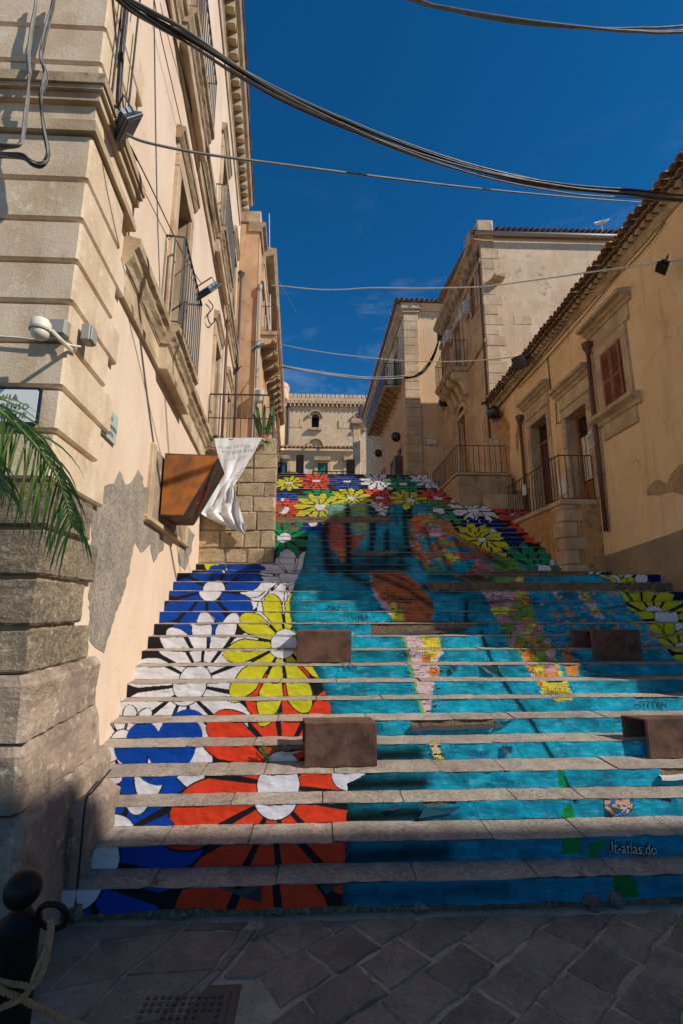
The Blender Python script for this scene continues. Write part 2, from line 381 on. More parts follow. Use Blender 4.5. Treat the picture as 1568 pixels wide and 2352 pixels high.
for i in range(-20,24):
    for j in range(-24,30):
        j_=lambda:random.uniform(-.014,.014)
        o_=.5*(j%2)+.13*((j*7)%3-1)
        q=[((i+a+o_)*.285+j_(),(j+b)*.215+j_()) for a,b in((0,0),(1,0),(1,1),(0,1))]
        q=[(a*ca-b*sa+.9,a*sa+b*ca+1.2) for a,b in q]
        c=(sum(p[0] for p in q)/4,sum(p[1] for p in q)/4)
        if not(-1.2<c[0]<4.6 and .3<c[1]<3.2): continue
        q=clipp(q,lambda p:2.86-p[1]-.01*p[0]); 
        if len(q)<3: continue
        q=clipp(q,lambda p:p[0]+.62-(p[1]-2.0)*.42)
        if len(q)<3: continue
        if MH[0]-.08<c[0]<MH[1]+.08 and MH[2]-.08<c[1]<MH[3]+.08: continue
        inside=[p for p in q if MH[0]-.05<p[0]<MH[1]+.05 and p[1]<MH[3]+.06]
        if inside:
            q=clipp(q,lambda p:p[1]-MH[3]-.06) if c[1]>MH[3]-.1 else (clipp(q,lambda p:p[0]-MH[1]-.06) if c[0]>MH[1]-.2 else clipp(q,lambda p:MH[0]-.06-p[0]))
        if len(q)>=3: put(q)
for i in range(-6,0):
    for j in range(0,9):
        def qp(a,b): return (-.66+a*.34+b*.122+.03*math.sin(a*3+b*2), .55+b*.29+a*.03+.03*math.sin(a*2.1+b))
        q=[qp(i,j),qp(i+1,j),qp(i+1,j+1),qp(i,j+1)]
        q=clipp(q,lambda p:2.86-p[1]); q=clipp(q,lambda p:-(p[0]+.64-(p[1]-2.0)*.42)) if len(q)>2 else q
        if len(q)>=3: put(q)
# manhole cover
mh=thing('manhole_cover',((MH[0]+MH[1])/2,(MH[2]+MH[3])/2,-1.6),'rusty cast iron manhole cover with studded grid sunk in the basalt paving','manhole cover')
obj('frame',MB().box(If,MH[0]-.04,MH[1]+.04,MH[2]-.04,MH[3]+.04,-1.64,-1.606,.006),MT['castiron'],mh)
obj('plate',MB().box(If,MH[0],MH[1],MH[2],MH[3],-1.62,-1.600,.004),MT['castiron'],mh)
sm=MB()
for i in range(11):
    for j in range(11):
        if (i in(1,2) and 3<j<8) or (i in(8,9) and 3<j<8): continue
        x=MH[0]+.022+i*.0302; y=MH[2]+.02+j*.0322; sm.box(If,x,x+.017,y,y+.019,-1.602,-1.594,.003)
obj('stud_grid',sm,MT['castiron'],mh,kind='stuff')
# ---------------------------------------------------------------- printed artwork for the risers
def hitriser(x,y):
    best=None
    for k in range(1,NS+1):
        p=atY(x,y,YK[k]); lo,hi=ZK(k-1),ZK(k)
        d=0 if lo<=p[2]<=hi else min(abs(p[2]-lo),abs(p[2]-hi))
        d=d/YK[k]
        if best is None or d<best[0]: best=(d,k,p)
    d,k,p=best; z=min(max(p[2],ZK(k-1)),ZK(k)); return k,p[0],(k-1)*RISE+(z-ZK(k-1)),YK[k]
PAL=dict(y=(206,200,36),r=(222,64,34),b=(8,66,160),w=(222,220,222),g=(12,138,84),n=(12,34,92),k=(30,29,31))
PAL={k:np.array(lin(v)[:3]) for k,v in PAL.items()}
A_=lambda u,v:(620+u*.2563,1079.4+v*.2563)
B_=lambda u,v:(918.6+u*.2929,1062+v*.2929)
FL=[]  # x,y,R,rc (px), n, colour, rotation, squash
def fl(x,y,R,rc,n,c,rot=0.,): FL.append((x,y,R,rc,n,c,rot))
# background row, then the ones that overlap them
for u,v,R,rc,n,c in [(175,115,135,35,11,'y'),(420,100,170,35,10,'r'),(685,105,165,33,10,'b'),(960,100,170,32,10,'w'),(1190,125,165,35,10,'g'),(1405,100,160,30,11,'w'),
    (140,270,150,40,9,'b'),(433,252,185,38,9,'g'),(980,250,190,38,10,'r'),(725,255,195,38,11,'y'),(1500,252,190,40,10,'r'),(1255,265,190,40,10,'y'),
    (130,362,190,48,10,'r'),(390,470,150,40,9,'b'),(455,330,245,50,11,'y'),(960,345,120,50,9,'w'),(1505,360,200,50,10,'g'),(130,605,245,60,10,'g')]:
    x,y=A_(u,v); fl(x,y,R*.2563,rc*.2563,n,PAL[c],.3)
for u,v,R,rc,n,c in [(570,375,180,45,10,'w'),(900,420,170,40,8,'r'),(1090,540,230,40,9,'r'),(740,550,215,48,10,'n'),(640,600,190,30,9,'y'),(1130,840,260,52,9,'g'),(1480,815,270,55,9,'w')]:
    x,y=B_(u,v); fl(x,y,R*.2929,rc*.2929,n,PAL[c],.2)
fl(1453,1312,80,18,8,PAL['g'],.1); fl(1410,1334,34,14,9,PAL['y']); fl(1530,1330,50,14,8,PAL['n'],.3)
fl(640,1335,95,0,9,PAL['w'],.4); fl(665,1322,105,22,8,PAL['w'],.35)
fl(540,1278,60,0,6,PAL['y'],.5); fl(523,1310,34,14,8,PAL['b'],.3); fl(575,1310,30,12,8,PAL['b'],.3)
fl(217,1975,215,48,9,PAL['b'],.12)
fl(492,1356,106,24,9,PAL['b'],.25); fl(462,1432,0,22,8,PAL['w'])
fl(436,1572,155,35,11,PAL['w'],.1); fl(252,1722,66,24,8,PAL['w'],.2)
fl(327,1705,34,34,6,PAL['b']); fl(394,1715,50,50,6,PAL['b'])
fl(640,1803,205,43,10,PAL['r'],.16); fl(800,1770,0,34,8,PAL['w'])
fl(653,1477,124,28,10,PAL['y'],.16)
fl(1530,1420,108,28,11,PAL['y'],.1); fl(1600,1500,70,20,9,PAL['y'])
fl(1560,1350,60,15,8,PAL['n'])
FA=[]
for (x,y,R,rc,n,c,rot) in FL:
    k,X,w,Y=hitriser(x,y); q=Y/F*1.01; FA.append((X,w,R*q,rc*q,n,c,rot))
SPECIAL={12:.0}
def pip(px,py,poly):
    ins=np.zeros(px.shape,bool); n=len(poly); j=n-1
    for i in range(n):
        xi,yi=poly[i]; xj,yj=poly[j]
        c=((yi>py)!=(yj>py))&(px<(xj-xi)*(py-yi)/((yj-yi) if yj!=yi else 1e-9)+xi); ins^=c; j=i
    return ins
def vnoise(x,y,seed=0):
    xi=np.floor(x).astype(np.int64); yi=np.floor(y).astype(np.int64); fx=x-xi; fy=y-yi
    fx=fx*fx*(3-2*fx); fy=fy*fy*(3-2*fy)
    def h(a,b):
        n=(a*374761393+b*668265263+seed*1442695)&0x7fffffff; n=((n^(n>>13))*1274126177)&0x7fffffff; return ((n^(n>>16))&0xffff)/65535.
    return (h(xi,yi)*(1-fx)+h(xi+1,yi)*fx)*(1-fy)+(h(xi,yi+1)*(1-fx)+h(xi+1,yi+1)*fx)*fy
def fbm(x,y,seed=0,o=4):
    s=0;a=.5;t=0
    for i in range(o): s=s+a*vnoise(x,y,seed+i*17); t+=a; a*=.55; x=x*2.03+5.1; y=y*2.03+1.7
    return s/t
def cells(x,y,seed=0):
    """distance to border, id of the nearest jittered cell"""
    xi=np.floor(x).astype(np.int64); yi=np.floor(y).astype(np.int64)
    d1=np.full(x.shape,9.); d2=np.full(x.shape,9.); cid=np.zeros(x.shape,np.int64)
    for a in(-1,0,1):
        for b in(-1,0,1):
            X=xi+a;Y=yi+b; n=(X*92837111^Y*689287499^(seed*283923481))&0x7fffffff; n=((n^(n>>15))*1274126177)&0x7fffffff
            r1=(n&0xfff)/4095.; r2=((n>>12)&0xfff)/4095.
            d=np.hypot(X+r1-x,Y+r2-y); c=d<d1; d2=np.where(c,d1,np.minimum(d2,d)); cid=np.where(c,n,cid); d1=np.where(c,d,d1)
    return d2-d1,cid
MAPP=[(795,2130),(783,2045),(790,1990),(790,1905),(797,1850),(797,1800),(865,1765),(780,1700),(768,1660),(755,1610),(735,1560),(712,1520),(690,1470),(672,1440),(666,1410),(667,1375),(680,1335),(694,1305),(703,1262),(712,1222),(727,1217),(742,1232),(746,1205),(752,1180),(758,1158),(790,1153),(836,1156),(858,1166),(868,1176),(868,1195),(880,1198),(890,1170),(896,1158),(918,1156),(926,1172),(936,1195),(946,1190),(944,1165),(950,1157),(976,1157),(990,1175),(1004,1195),(1022,1180),(1040,1212),(1060,1235),(1090,1250),(1130,1270),(1170,1280),(1195,1292),(1215,1310),(1250,1322),(1372,1322),(1400,1330),(1418,1355),(1428,1362),(1440,1395),(1475,1420),(1488,1440),(1500,1452),(1520,1478),(1545,1510),(1580,1540),(2600,1760),(2600,2130)]
SAM=[(849,1310),(851,1352),(866,1380),(889,1406),(908,1432),(921,1461),(930,1488),(939,1528),(946,1564),(955,1600),(966,1635),(985,1640),(990,1600),(998,1565),(1010,1540),(1000,1525),(1015,1500),(1010,1478),(1006,1461),(983,1430),(995,1405),(989,1382),(953,1358),(927,1338),(924,1312)]
BRA=[(851,1312),(925,1312),(960,1342),(989,1374),(997,1402),(988,1428),(930,1432),(902,1402),(870,1370),(853,1342)]
BOL=[(896,1384),(905,1384),(928,1410),(928,1432),(906,1432),(893,1405)]
SBR=[(965,1455),(1006,1461),(1012,1485),(1003,1505),(985,1525),(968,1525),(972,1490)]
TIP=[(985,1705),(1008,1705),(1012,1735),(1020,1750),(1002,1752),(992,1735)]
AFR=[(1062,1300),(1095,1330),(1098,1350),(1130,1405),(1150,1445),(1165,1480),(1190,1500),(1213,1540),(1246,1590),(1278,1612),(1316,1606),(1302,1570),(1282,1530),(1277,1500),(1262,1470),(1240,1440),(1227,1412),(1215,1375),(1200,1340),(1195,1305)]
MAD=[(1288,1487),(1308,1480),(1312,1508),(1330,1520),(1324,1550),(1305,1552),(1290,1520)]
NAM=[A_(*p) for p in [(505,510),(530,465),(640,465),(680,540),(720,560),(770,590),(875,575),(805,650),(765,700),(700,720),(670,790),(645,830),(600,760),(550,710),(535,620),(500,560)]]
MEX=[A_(*p) for p in [(545,640),(600,690),(640,700),(690,720),(665,790),(640,830),(600,760),(550,710)]]
CAN=[A_(*p) for p in [(555,296),(620,296),(845,300),(890,330),(870,400),(885,480),(870,570),(770,590),(720,540),(690,460),(540,450),(525,420)]]
EUR=[(938,1192),(960,1178),(1005,1182),(1035,1192),(1062,1212),(1092,1232),(1122,1250),(1152,1268),(1178,1282),(1197,1298),(1210,1318),(1160,1340),(1080,1335),(1030,1322),(975,1308),(950,1275),(930,1232)]
IND=[(1262,1340),(1275,1340),(1282,1365),(1274,1372)]; SEA=[(1318,1345),(1345,1345),(1352,1372),(1370,1392),(1385,1420),(1366,1418),(1345,1390),(1330,1370)]
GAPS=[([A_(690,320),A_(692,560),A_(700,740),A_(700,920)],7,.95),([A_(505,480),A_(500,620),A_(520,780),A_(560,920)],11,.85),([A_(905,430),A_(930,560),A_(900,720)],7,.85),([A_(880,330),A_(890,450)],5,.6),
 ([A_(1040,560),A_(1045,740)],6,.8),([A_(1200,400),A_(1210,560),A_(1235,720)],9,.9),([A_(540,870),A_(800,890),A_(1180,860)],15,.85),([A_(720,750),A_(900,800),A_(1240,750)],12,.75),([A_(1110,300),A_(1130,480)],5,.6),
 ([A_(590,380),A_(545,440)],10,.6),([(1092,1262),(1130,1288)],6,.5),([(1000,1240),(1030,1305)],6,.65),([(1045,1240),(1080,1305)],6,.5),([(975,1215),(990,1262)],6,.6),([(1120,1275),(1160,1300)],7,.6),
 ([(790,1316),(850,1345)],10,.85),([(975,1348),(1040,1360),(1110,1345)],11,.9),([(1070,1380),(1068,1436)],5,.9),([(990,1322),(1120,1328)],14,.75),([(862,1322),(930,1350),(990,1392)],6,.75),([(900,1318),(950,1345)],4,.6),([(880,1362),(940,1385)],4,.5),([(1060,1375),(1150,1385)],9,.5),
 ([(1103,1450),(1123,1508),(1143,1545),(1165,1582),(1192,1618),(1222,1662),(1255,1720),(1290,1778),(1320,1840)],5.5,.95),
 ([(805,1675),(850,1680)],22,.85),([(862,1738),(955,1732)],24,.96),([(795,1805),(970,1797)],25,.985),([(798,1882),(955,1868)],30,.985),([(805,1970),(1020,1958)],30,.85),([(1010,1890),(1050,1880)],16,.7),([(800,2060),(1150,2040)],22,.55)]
FING=[([A_(*p) for p in q],hw*.2563) for q,hw in (([(600,330),(590,560),(620,900)],100),([(790,330),(800,560),(800,900)],100),([(985,500),(975,720),(950,900)],66),([(1105,500),(1110,720),(1080,900)],60),([(1130,350),(1180,500),(1240,740),(1280,900)],78),([(1330,350),(1400,480),(1520,660),(1640,800),(1900,940)],92),([(1270,470),(1340,640),(1420,800),(1500,900)],78),([(1480,560),(1620,720),(1800,860)],70),([(370,580),(400,760),(420,941)],95))]
def segd(px,py,a,b):
    ax,ay=a;bx,by=b; dx,dy=bx-ax,by-ay; t=np.clip(((px-ax)*dx+(py-ay)*dy)/(dx*dx+dy*dy+1e-9),0,1); return np.hypot(px-ax-t*dx,py-ay-t*dy)
CP=[np.array(lin(c)[:3]) for c in [(226,130,50),(232,176,60),(226,200,70),(210,150,150),(226,180,176),(190,90,70),(120,160,70),(214,96,60),(232,150,60),(240,215,90)]]
def artcol(X,w,px,py):
    n=X.size; col=np.tile(PAL['k'],(n,1))
    for (cx,cw,R,rc,np_,c,rot) in FA:
        m=np.nonzero((np.abs(X-cx)<max(R,rc)*1.05)&(np.abs(w-cw)<max(R,rc)*1.05))[0]
        if not len(m): continue
        dx=X[m]-cx; dy=w[m]-cw; r=np.hypot(dx,dy)
        if R>0 and R>rc:
            th=np.arctan2(dy,dx)-rot; st=2*math.pi/np_; de=(th+st/2)%st-st/2; t=math.tan(math.pi/np_)
            la=r*np.cos(de); lw=np.abs(r*np.sin(de)); b=.66*R*t*.84
            hw=np.where(la<.66*R,(la/(.66*R+1e-9))**1.12*b-.002,b*np.sqrt(np.clip(1-((la-.66*R)/(.34*R))**2,0,1)))
            o=(lw<hw+.010)&(la<R*1.02)&(r>rc); i=(lw<hw-.001)&(la<R)&(r>rc+.008)
            col[m[o]]=PAL['k']
            g=(.86+.28*fbm(X[m]*9,w[m]*9,3,3))[:,None]
            col[m[i]]=(c[None,:]*g)[i]
        elif R>0:
            col[m[r<R]]=c
        if rc>0 and R!=rc:
            col[m[r<rc+.007]]=PAL['k']; col[m[r<rc]]=PAL['w']
    # world map laid over two open hands
    wob=lambda s,a:(fbm(px*.13,py*.13,s,3)-.5)*a
    m=np.nonzero(pip(px+wob(1,5),py+wob(2,4),MAPP))[0]
    if len(m):
        x=px[m]+ (fbm(px[m]*.16,py[m]*.16,5,4)-.5)*11; y=py[m]+(fbm(px[m]*.16,py[m]*.16,6,4)-.5)*8
        oc=np.array(lin((18,162,186))[:3]); oc2=np.array(lin((12,122,136))[:3]); oc3=np.array(lin((20,120,170))[:3])
        f=fbm(px[m]*.018,py[m]*.03,11,4)[:,None]; f2=fbm(px[m]*.05+9,py[m]*.09,12,4)[:,None]
        c=oc*(1-np.clip((f-.5)*3,0,1))+oc2*np.clip((f-.5)*3,0,1); c=c*(1-np.clip((f2-.55)*3,0,.8))+oc3*np.clip((f2-.55)*3,0,.8)
        f3=fbm(px[m]*.035+3,py[m]*.07+5,14,5)[:,None]; c=c*(.62+.76*f3); f4=np.clip((fbm(px[m]*.012+7,py[m]*.03,15,3)-.5)*5,0,1)[:,None]; c=c*(1-.45*f4)+np.array(lin((6,84,96))[:3])*.45*f4; c=c+np.clip((fbm(px[m]*.05,py[m]*.22,16,3)-.6)*1.2,0,.25)[:,None]*np.array((.25,.5,.55))
        lo=np.clip((py[m]-1720)/300,0,1)[:,None]; c=c*(1-lo*.6)+np.array(lin((14,92,128))[:3])*lo*.6
        # map grid
        sc1=np.clip((py[m]-1200)/700,.2,1.2); gx=(px[m]-735)/(.35+sc1)
        c[np.abs((gx/46.)%1-.5)>.485]*=.6
        ed=np.full(len(m),1e9)
        for i in range(0,18): ed=np.minimum(ed,segd(px[m],py[m],MAPP[i],MAPP[i+1]))
        e=np.exp(-(ed/16)**2)[:,None]*(py[m]>1340)[:,None]; c=c*(1-e*.75)+np.array(lin((4,62,66))[:3])*e*.75
        def land(poly,base,cs=None,seed=0,pal=None,line=.05):
            q=pip(x,y,poly); 
            if not q.any(): return
            if cs is None: c[q]=base
            else:
                bd,cid=cells(x[q]/cs[0],y[q]/cs[1],seed); pl=np.array(pal); cc=pl[cid%len(pl)]; cc[bd<line]*=.45; c[q]=cc
        pk=np.array(lin((226,190,190))[:3]); yl=np.array(lin((226,206,70))[:3]); gr=np.array(lin((120,176,80))[:3]); og=np.array(lin((226,140,60))[:3]); br=np.array(lin((204,112,60))[:3])
        land(SAM,pk); 
        west=pip(x-7,y,SAM); q=pip(x,y,SAM)&~west&(py[m]>1455); c[q]=gr
        land(BRA,br); land(BOL,yl); land(SBR,yl); land([(968,1505),(985,1502),(990,1525),(972,1528)],og); land([(985,1535),(1002,1532),(1006,1550),(988,1556)],og)
        land(TIP,yl); land([(992,1712),(1006,1712),(1008,1728),(996,1730)],pk); 
        land(AFR,og,(24,17),3,[CP[0],CP[1],CP[2],CP[4],CP[3],CP[6],CP[9],CP[8]],.07)
        land([(1246,1555),(1300,1560),(1316,1606),(1278,1612),(1240,1590)],yl); land(MAD,og)
        land(CAN,np.array(lin((168,170,84))[:3])); land(NAM,np.array(lin((186,92,70))[:3])); land(MEX,np.array(lin((214,128,62))[:3]))
        land(EUR,og)
        ww=pip(x+ (x-1065)*.0-0,y,EUR)&((px[m]-943)*.62-(py[m]-1195)<12+18*fbm(px[m]*.06,py[m]*.06,71,2)); bd_,ci_=cells(x/22,y/11,8); pl_=np.array([CP[3],CP[5],CP[7],CP[0],CP[2],oc,CP[4],CP[6],CP[7],oc]); c[ww]=(pl_[ci_%10]*np.where(bd_<.07,.4,1.)[:,None])[ww]
        q=pip(x,y,EUR); c[q]*=np.clip(.62+.85*fbm(px[m][q]*.09,py[m][q]*.12,77,3),.5,1.2)[:,None]
        q=pip(x,y,CAN)&(fbm(px[m]*.3,py[m]*.4,31,3)>.57); c[q]=oc
        q=pip(x,y,EUR)&(fbm(px[m]*.12,py[m]*.2,33,3)>.66); c[q]=oc
        q=pip(x,y,EUR)&(py[m]>1268)&(px[m]>1135); c[q]=gr*.9
        land(IND,pk); land(SEA,og,(13,9),4,[pk,og,yl,pk],.08)
        sp=fbm(px[m]*.11,py[m]*.16,41,2); q=(sp>.70)&(py[m]<1500)&(px[m]>1240)&(py[m]>1335); c[q]=og
        # small print: rows of tiny dark dashes round the coasts
        near=np.zeros(len(m),bool)
        for P_,dx in ((SAM,16),(AFR,22),(EUR,10),(SEA,26),(TIP,14),(MAD,18),(IND,14),(NAM,8)): near|=pip(px[m]-dx,py[m],P_)|pip(px[m]+dx,py[m],P_)|pip(px[m],py[m],P_)
        lh=np.clip((py[m]-1100)/58,3.2,9.); row=np.floor(py[m]/lh); fr=(py[m]/lh)%1
        word=vnoise(px[m]/(lh*2.7)+row*7.3,row*3.1,51)>.6; gl=vnoise(px[m]/(lh*.30)+row*5,row*1.7,52)>.42
        q=near&word&gl&(fr>.25)&(fr<.72); c[q]=np.array((.012,.012,.03))
        # printed shade that rounds the fingers
        d=np.ones(len(m)); fg=np.full(len(m),9.)
        for pts,hw in FING:
            dd=np.full(len(m),1e9)
            for a,b in zip(pts,pts[1:]): dd=np.minimum(dd,segd(px[m],py[m],a,b))
            fg=np.minimum(fg,dd/hw)
        hand=(py[m]<1312)&(fg<9); sh=np.where(px[m]>985,.66,.22)+np.where(px[m]>985,.44,.86)*np.sqrt(np.clip(1-np.clip(fg,0,1)**2,0,1)); fade=np.clip((1316-py[m])/24,0,1)
        d*=np.where(hand,sh*fade+(1-fade),1.)
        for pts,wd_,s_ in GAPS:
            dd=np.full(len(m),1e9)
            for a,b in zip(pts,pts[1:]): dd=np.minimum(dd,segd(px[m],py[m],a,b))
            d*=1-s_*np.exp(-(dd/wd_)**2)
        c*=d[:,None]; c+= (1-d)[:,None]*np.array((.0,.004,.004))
        col[m]=c
        # logo at the lower right
        for P_,cc in (([(1290,1862),(1310,1842),(1340,1960),(1288,1962)],(20,130,60)),([(1352,1935),(1392,1930),(1362,1980),(1350,1985)],(20,120,56)),([(1406,2005),(1450,2000),(1470,2060),(1408,2062)],(16,104,52)),([(1282,1770),(1290,1768),(1300,1806),(1280,1806)],(18,130,64))):
            q=pip(px,py,P_); col[q]=np.array(lin(cc)[:3])
        q=np.hypot((px-1419)/33,(py-1846)/28); z=q<1
        gl=np.array(lin((236,170,100))[:3]); col[z&(fbm(px*.12,py*.12,61,3)>.5)]=gl; col[z&(fbm(px*.12,py*.12,61,3)<=.5)]=np.array(lin((30,110,190))[:3]); col[(q>=1)&(q<1.07)]=(.01,.01,.02)
    return col
HOLES=[[(942,1640),(1142,1640),(1138,1664),(1060,1672),(942,1674)],[(850,1428),(1104,1428),(1060,1450),(852,1458)],[(975,1338),(1700,1338),(1700,1356),(985,1356)],
 [(1095,1311),(1350,1311),(1352,1322),(1110,1326)],[(622,1187),(900,1187),(890,1199),(622,1199)],[(1515,1760),(1620,1758),(1620,1784),(1517,1788)],[(690,1232),(760,1222)],
 [(605,1706),(635,1724),(702,1722),(702,1704)],[(968,1836),(1052,1832),(1046,1846),(975,1850)],[(1125,1520),(1145,1520),(1142,1534),(1130,1530)],[(1520,1838),(1540,1834),(1538,1846)],
 [(640,1165),(655,1160),(650,1175),(640,1175)],[(648,1207),(690,1207),(684,1216),(655,1212)],[(1045,1150),(1110,1150),(1105,1158),(1045,1158)],[(805,1265),(916,1265),(912,1274),(808,1273)]]
HOLES=[h for h in HOLES if len(h)>2]
vm,vt,vb=newmat('printed_vinyl'); at=vt.nodes.new('ShaderNodeAttribute'); at.attribute_name='Col'
vg=vt.nodes.new('ShaderNodeNewGeometry'); vn=noi(vt,vg.outputs['Position'],5.,7,.7,.4); vn2=noi(vt,vg.outputs['Position'],45.,5,.7)
vc=mixc(vt,rng(vt,vn,.5,.8,0,.35),at.outputs['Color'],(.36,.33,.30,1),'MULTIPLY'); vc=mixc(vt,rng(vt,vn2,.64,.8,0,.16),vc,(.45,.41,.36,1)); vc=mixc(vt,rng(vt,noi(vt,vg.outputs['Position'],3.2,9,.75,1.2,off=(4.,1.,2.)),.64,.74,0,.13),vc,(.5,.47,.43,1))
vt.links.new(vc,vb.inputs['Base Color']); vt.links.new(rng(vt,vn,.2,.8,.42,.6),vb.inputs['Roughness']); vb.inputs['Specular IOR Level'].default_value=.16
vbp=vt.nodes.new('ShaderNodeBump'); vbp.inputs['Strength'].default_value=.35; vbp.inputs['Distance'].default_value=.02
vt.links.new(noi(vt,vg.outputs['Position'],9.,3,.5,.6,stretch=(1,1,2.2)),vbp.inputs['Height']); vt.links.new(vbp.outputs[0],vb.inputs['Normal'])
MT['vinyl']=vm
stairs=thing('staircase',(1.4,2.9,-1.6),kind='structure')
STEP={}
def vinyl(k,step):
    y0=YK[k]; z0=ZK(k-1)+(.03 if k==1 else .006); z1=ZK(k)-.003; x0,x1=XL(k)+.02,XR(k)-.02
    pxu=475./y0; dx=.56/pxu; nx=int((x1-x0)/dx); nz=max(6,int((z1-z0)*pxu/.5))
    xs=np.linspace(x0,x1,nx+1); zs=np.linspace(z0,z1,nz+1); XX,ZZ=np.meshgrid(xs,zs)
    Xf=XX.ravel(); Zf=ZZ.ravel(); t=(Zf-z0)/(z1-z0)
    if k==1: Zf=Zf-.02*(1-t)*np.clip(fbm(Xf*3,Xf*0+1,71,3)*2-1,-.6,1)*1.2
    wav=(fbm(Xf*5.,Zf*9+k*3.3,81,3)-.5)*.012+(fbm(Xf*22.,Zf*14+k,82,2)-.5)*.003
    Yf=y0+.010-np.clip(wav+.004,0,.016)
    f=Xf*sy*cp+Yf*cy*cp+Zf*sp_; px=784+F*(Xf*cy-Yf*sy)/f; py=1176-F*(-Xf*sy*sp_-Yf*cy*sp_+Zf*cp)/f
    w=(k-1)*RISE+(Zf-ZK(k-1))*RISE/(z1-ZK(k-1))
    col=artcol(Xf,w,px,py)
    hole=np.zeros(Xf.size,bool)
    jx=px+(fbm(px*.2,py*.2,91,3)-.5)*9; jy=py+(fbm(px*.2,py*.2,92,3)-.5)*9
    for h in HOLES: hole|=pip(jx,jy,h)
    # ragged top edge, small tears
    hole|=(t>1-.14*np.clip(fbm(Xf*7+k*5,Xf*0+k,95,4)*3.2-2.0,0,1))&(t>.6)
    idx=np.arange((nx+1)*(nz+1)).reshape(nz+1,nx+1)
    q=np.stack([idx[:-1,:-1],idx[:-1,1:],idx[1:,1:],idx[1:,:-1]],-1).reshape(-1,4)
    q=q[~hole[q].any(1)]
    o=W(((x0+x1)/2,y0,(z0+z1)/2))
    P=np.stack([Xf*K-o.x,Yf*K-o.y,(Zf+H)*K-o.z],1)
    me=bpy.data.meshes.new('vinyl_print'); me.vertices.add(len(P)); me.vertices.foreach_set('co',P.astype(np.float32).ravel())
    me.loops.add(q.size); me.loops.foreach_set('vertex_index',q.astype(np.int32).ravel())
    me.polygons.add(len(q)); me.polygons.foreach_set('loop_start',np.arange(0,q.size,4,dtype=np.int32))
    me.polygons.foreach_set('use_smooth',np.ones(len(q),bool))
    ca_=me.color_attributes.new('Col','FLOAT_COLOR','POINT'); ca_.data.foreach_set('color',np.concatenate([col,np.ones((len(col),1))],1).astype(np.float32).ravel())
    me.materials.append(MT['vinyl']); me.update(calc_edges=True)
    ob=bpy.data.objects.new('vinyl_print',me); sc.collection.objects.link(ob); place(ob,o,step); return len(q)
def treadslab(x0,x1,y0,y1,zt,th,n):
    mb=MB(); vs=[]
    pr=lambda i:[(y0+.006,zt-th),(y0-.002,zt-th*.6),(y0+.002,zt-th*.15),(y0+.012,zt),(y1,zt),(y1,zt-th)]
    rows=[]
    for i in range(n+1):
        x=x0+(x1-x0)*i/n; b=random.uniform(0,.008) if random.random()<.8 else random.uniform(.008,.02); e=random.uniform(-.003,.004)
        if i in(0,n): b+=.006
        for q,(yy,zz) in enumerate(pr(i)):
            vs.append((x,yy+(b if q<4 else 0),zz+(-.3*b if q==3 else 0)+e*(q>1)*(q<5)))
    m=6; fs=[]
    for i in range(n):
        for q in range(m): fs.append((i*m+q,i*m+(q+1)%m,(i+1)*m+(q+1)%m,(i+1)*m+q))
    fs+=[tuple(range(m)),tuple(range(n*m,n*m+m))]
    return mb.add(vs,fs)
ntot=0
for k in range(1,NS+1):
    x0,x1=XL(k),XR(k); y0=YK[k]; y1=YK[k+1]+.06; zt=ZK(k)+.004; th=.009
    core=MB().box(If,x0,x1,y0+.014,y1,ZK(k-1)-.10 if k>1 else -1.62,zt-th)
    if k==1: core=MB().box(If,x0,x1,y0+.02,y1,-1.62,zt-th)
    st=obj('step',core,MT['riser'],stairs); STEP[k]=st
    ntot+=vinyl(k,st)
    x=x0; ln=(.42,.95) if k<13 else (.9,1.8)
    while x<x1-.02:
        l=random.uniform(*ln); e=min(x+l,x1)
        if x1-e<.3: e=x1
        sl_=obj('tread_slab',treadslab(x+.004,e-.004,y0,y1-.04,zt+random.uniform(-.003,.003),th,9 if k<13 else 5),MT['tread'],st)
        x=e
print('vinyl quads',ntot)
top_street=obj('upper_street',MB().add([(-40,13.2,3.60),(40,13.2,3.60),(40,30,4.0),(40,90,4.2),(-40,90,4.2),(-40,30,4.0)],[(0,1,2,3,4,5)]).add([(-40,13.2,3.60),(40,13.2,3.60),(40,13.2,-1.6),(-40,13.2,-1.6)],[(0,1,2,3)]),MT['joint'],kind='structure')
# exposed riser stone with adhesive dabs, and the split lead edging under two nosings
def dabs(k,xs,zc):
    mb=MB()
    for x in xs: mb.ball((x,YK[k]+.024,zc(k)+random.uniform(-.012,.012)),random.uniform(.014,.026),8,.3,(1,.35,.8))
    obj('adhesive_dab',mb,MT['greyplastic'],STEP[k],kind='stuff')
dabs(16,[1.6+i*.13+random.uniform(-.04,.04) for i in range(22)],lambda k:(ZK(k)+ZK(k-1))/2)
dabs(27,[-.85+i*.17+random.uniform(-.05,.05) for i in range(12)],lambda k:ZK(k-1)+.04)
dabs(12,[.66+i*.16+random.uniform(-.03,.03) for i in range(7)],lambda k:ZK(k-1)+.05)
def strip(k,p0,p1,mat):
    a=atY(p0[0],p0[1],YK[k]-.02); b=atY(p1[0],p1[1],YK[k]-.02); mb=MB(); n=10
    pts=[tuple(a[i]+(b[i]-a[i])*t/n+(random.uniform(-.004,.004) if i==2 else 0) for i in range(3)) for t in range(n+1)]
    vs=[];fs=[]
    for p in pts: vs+=[(p[0],p[1]+.03,p[2]+.014),(p[0],p[1],p[2]+.012),(p[0],p[1]-.004,p[2]-.010),(p[0],p[1]+.012,p[2]-.014)]
    for i in range(n):
        for q in range(3): fs.append((i*4+q,i*4+q+1,i*4+5+q,i*4+4+q))
    obj('peeled_edging',mb.add(vs,fs),mat,STEP[k])
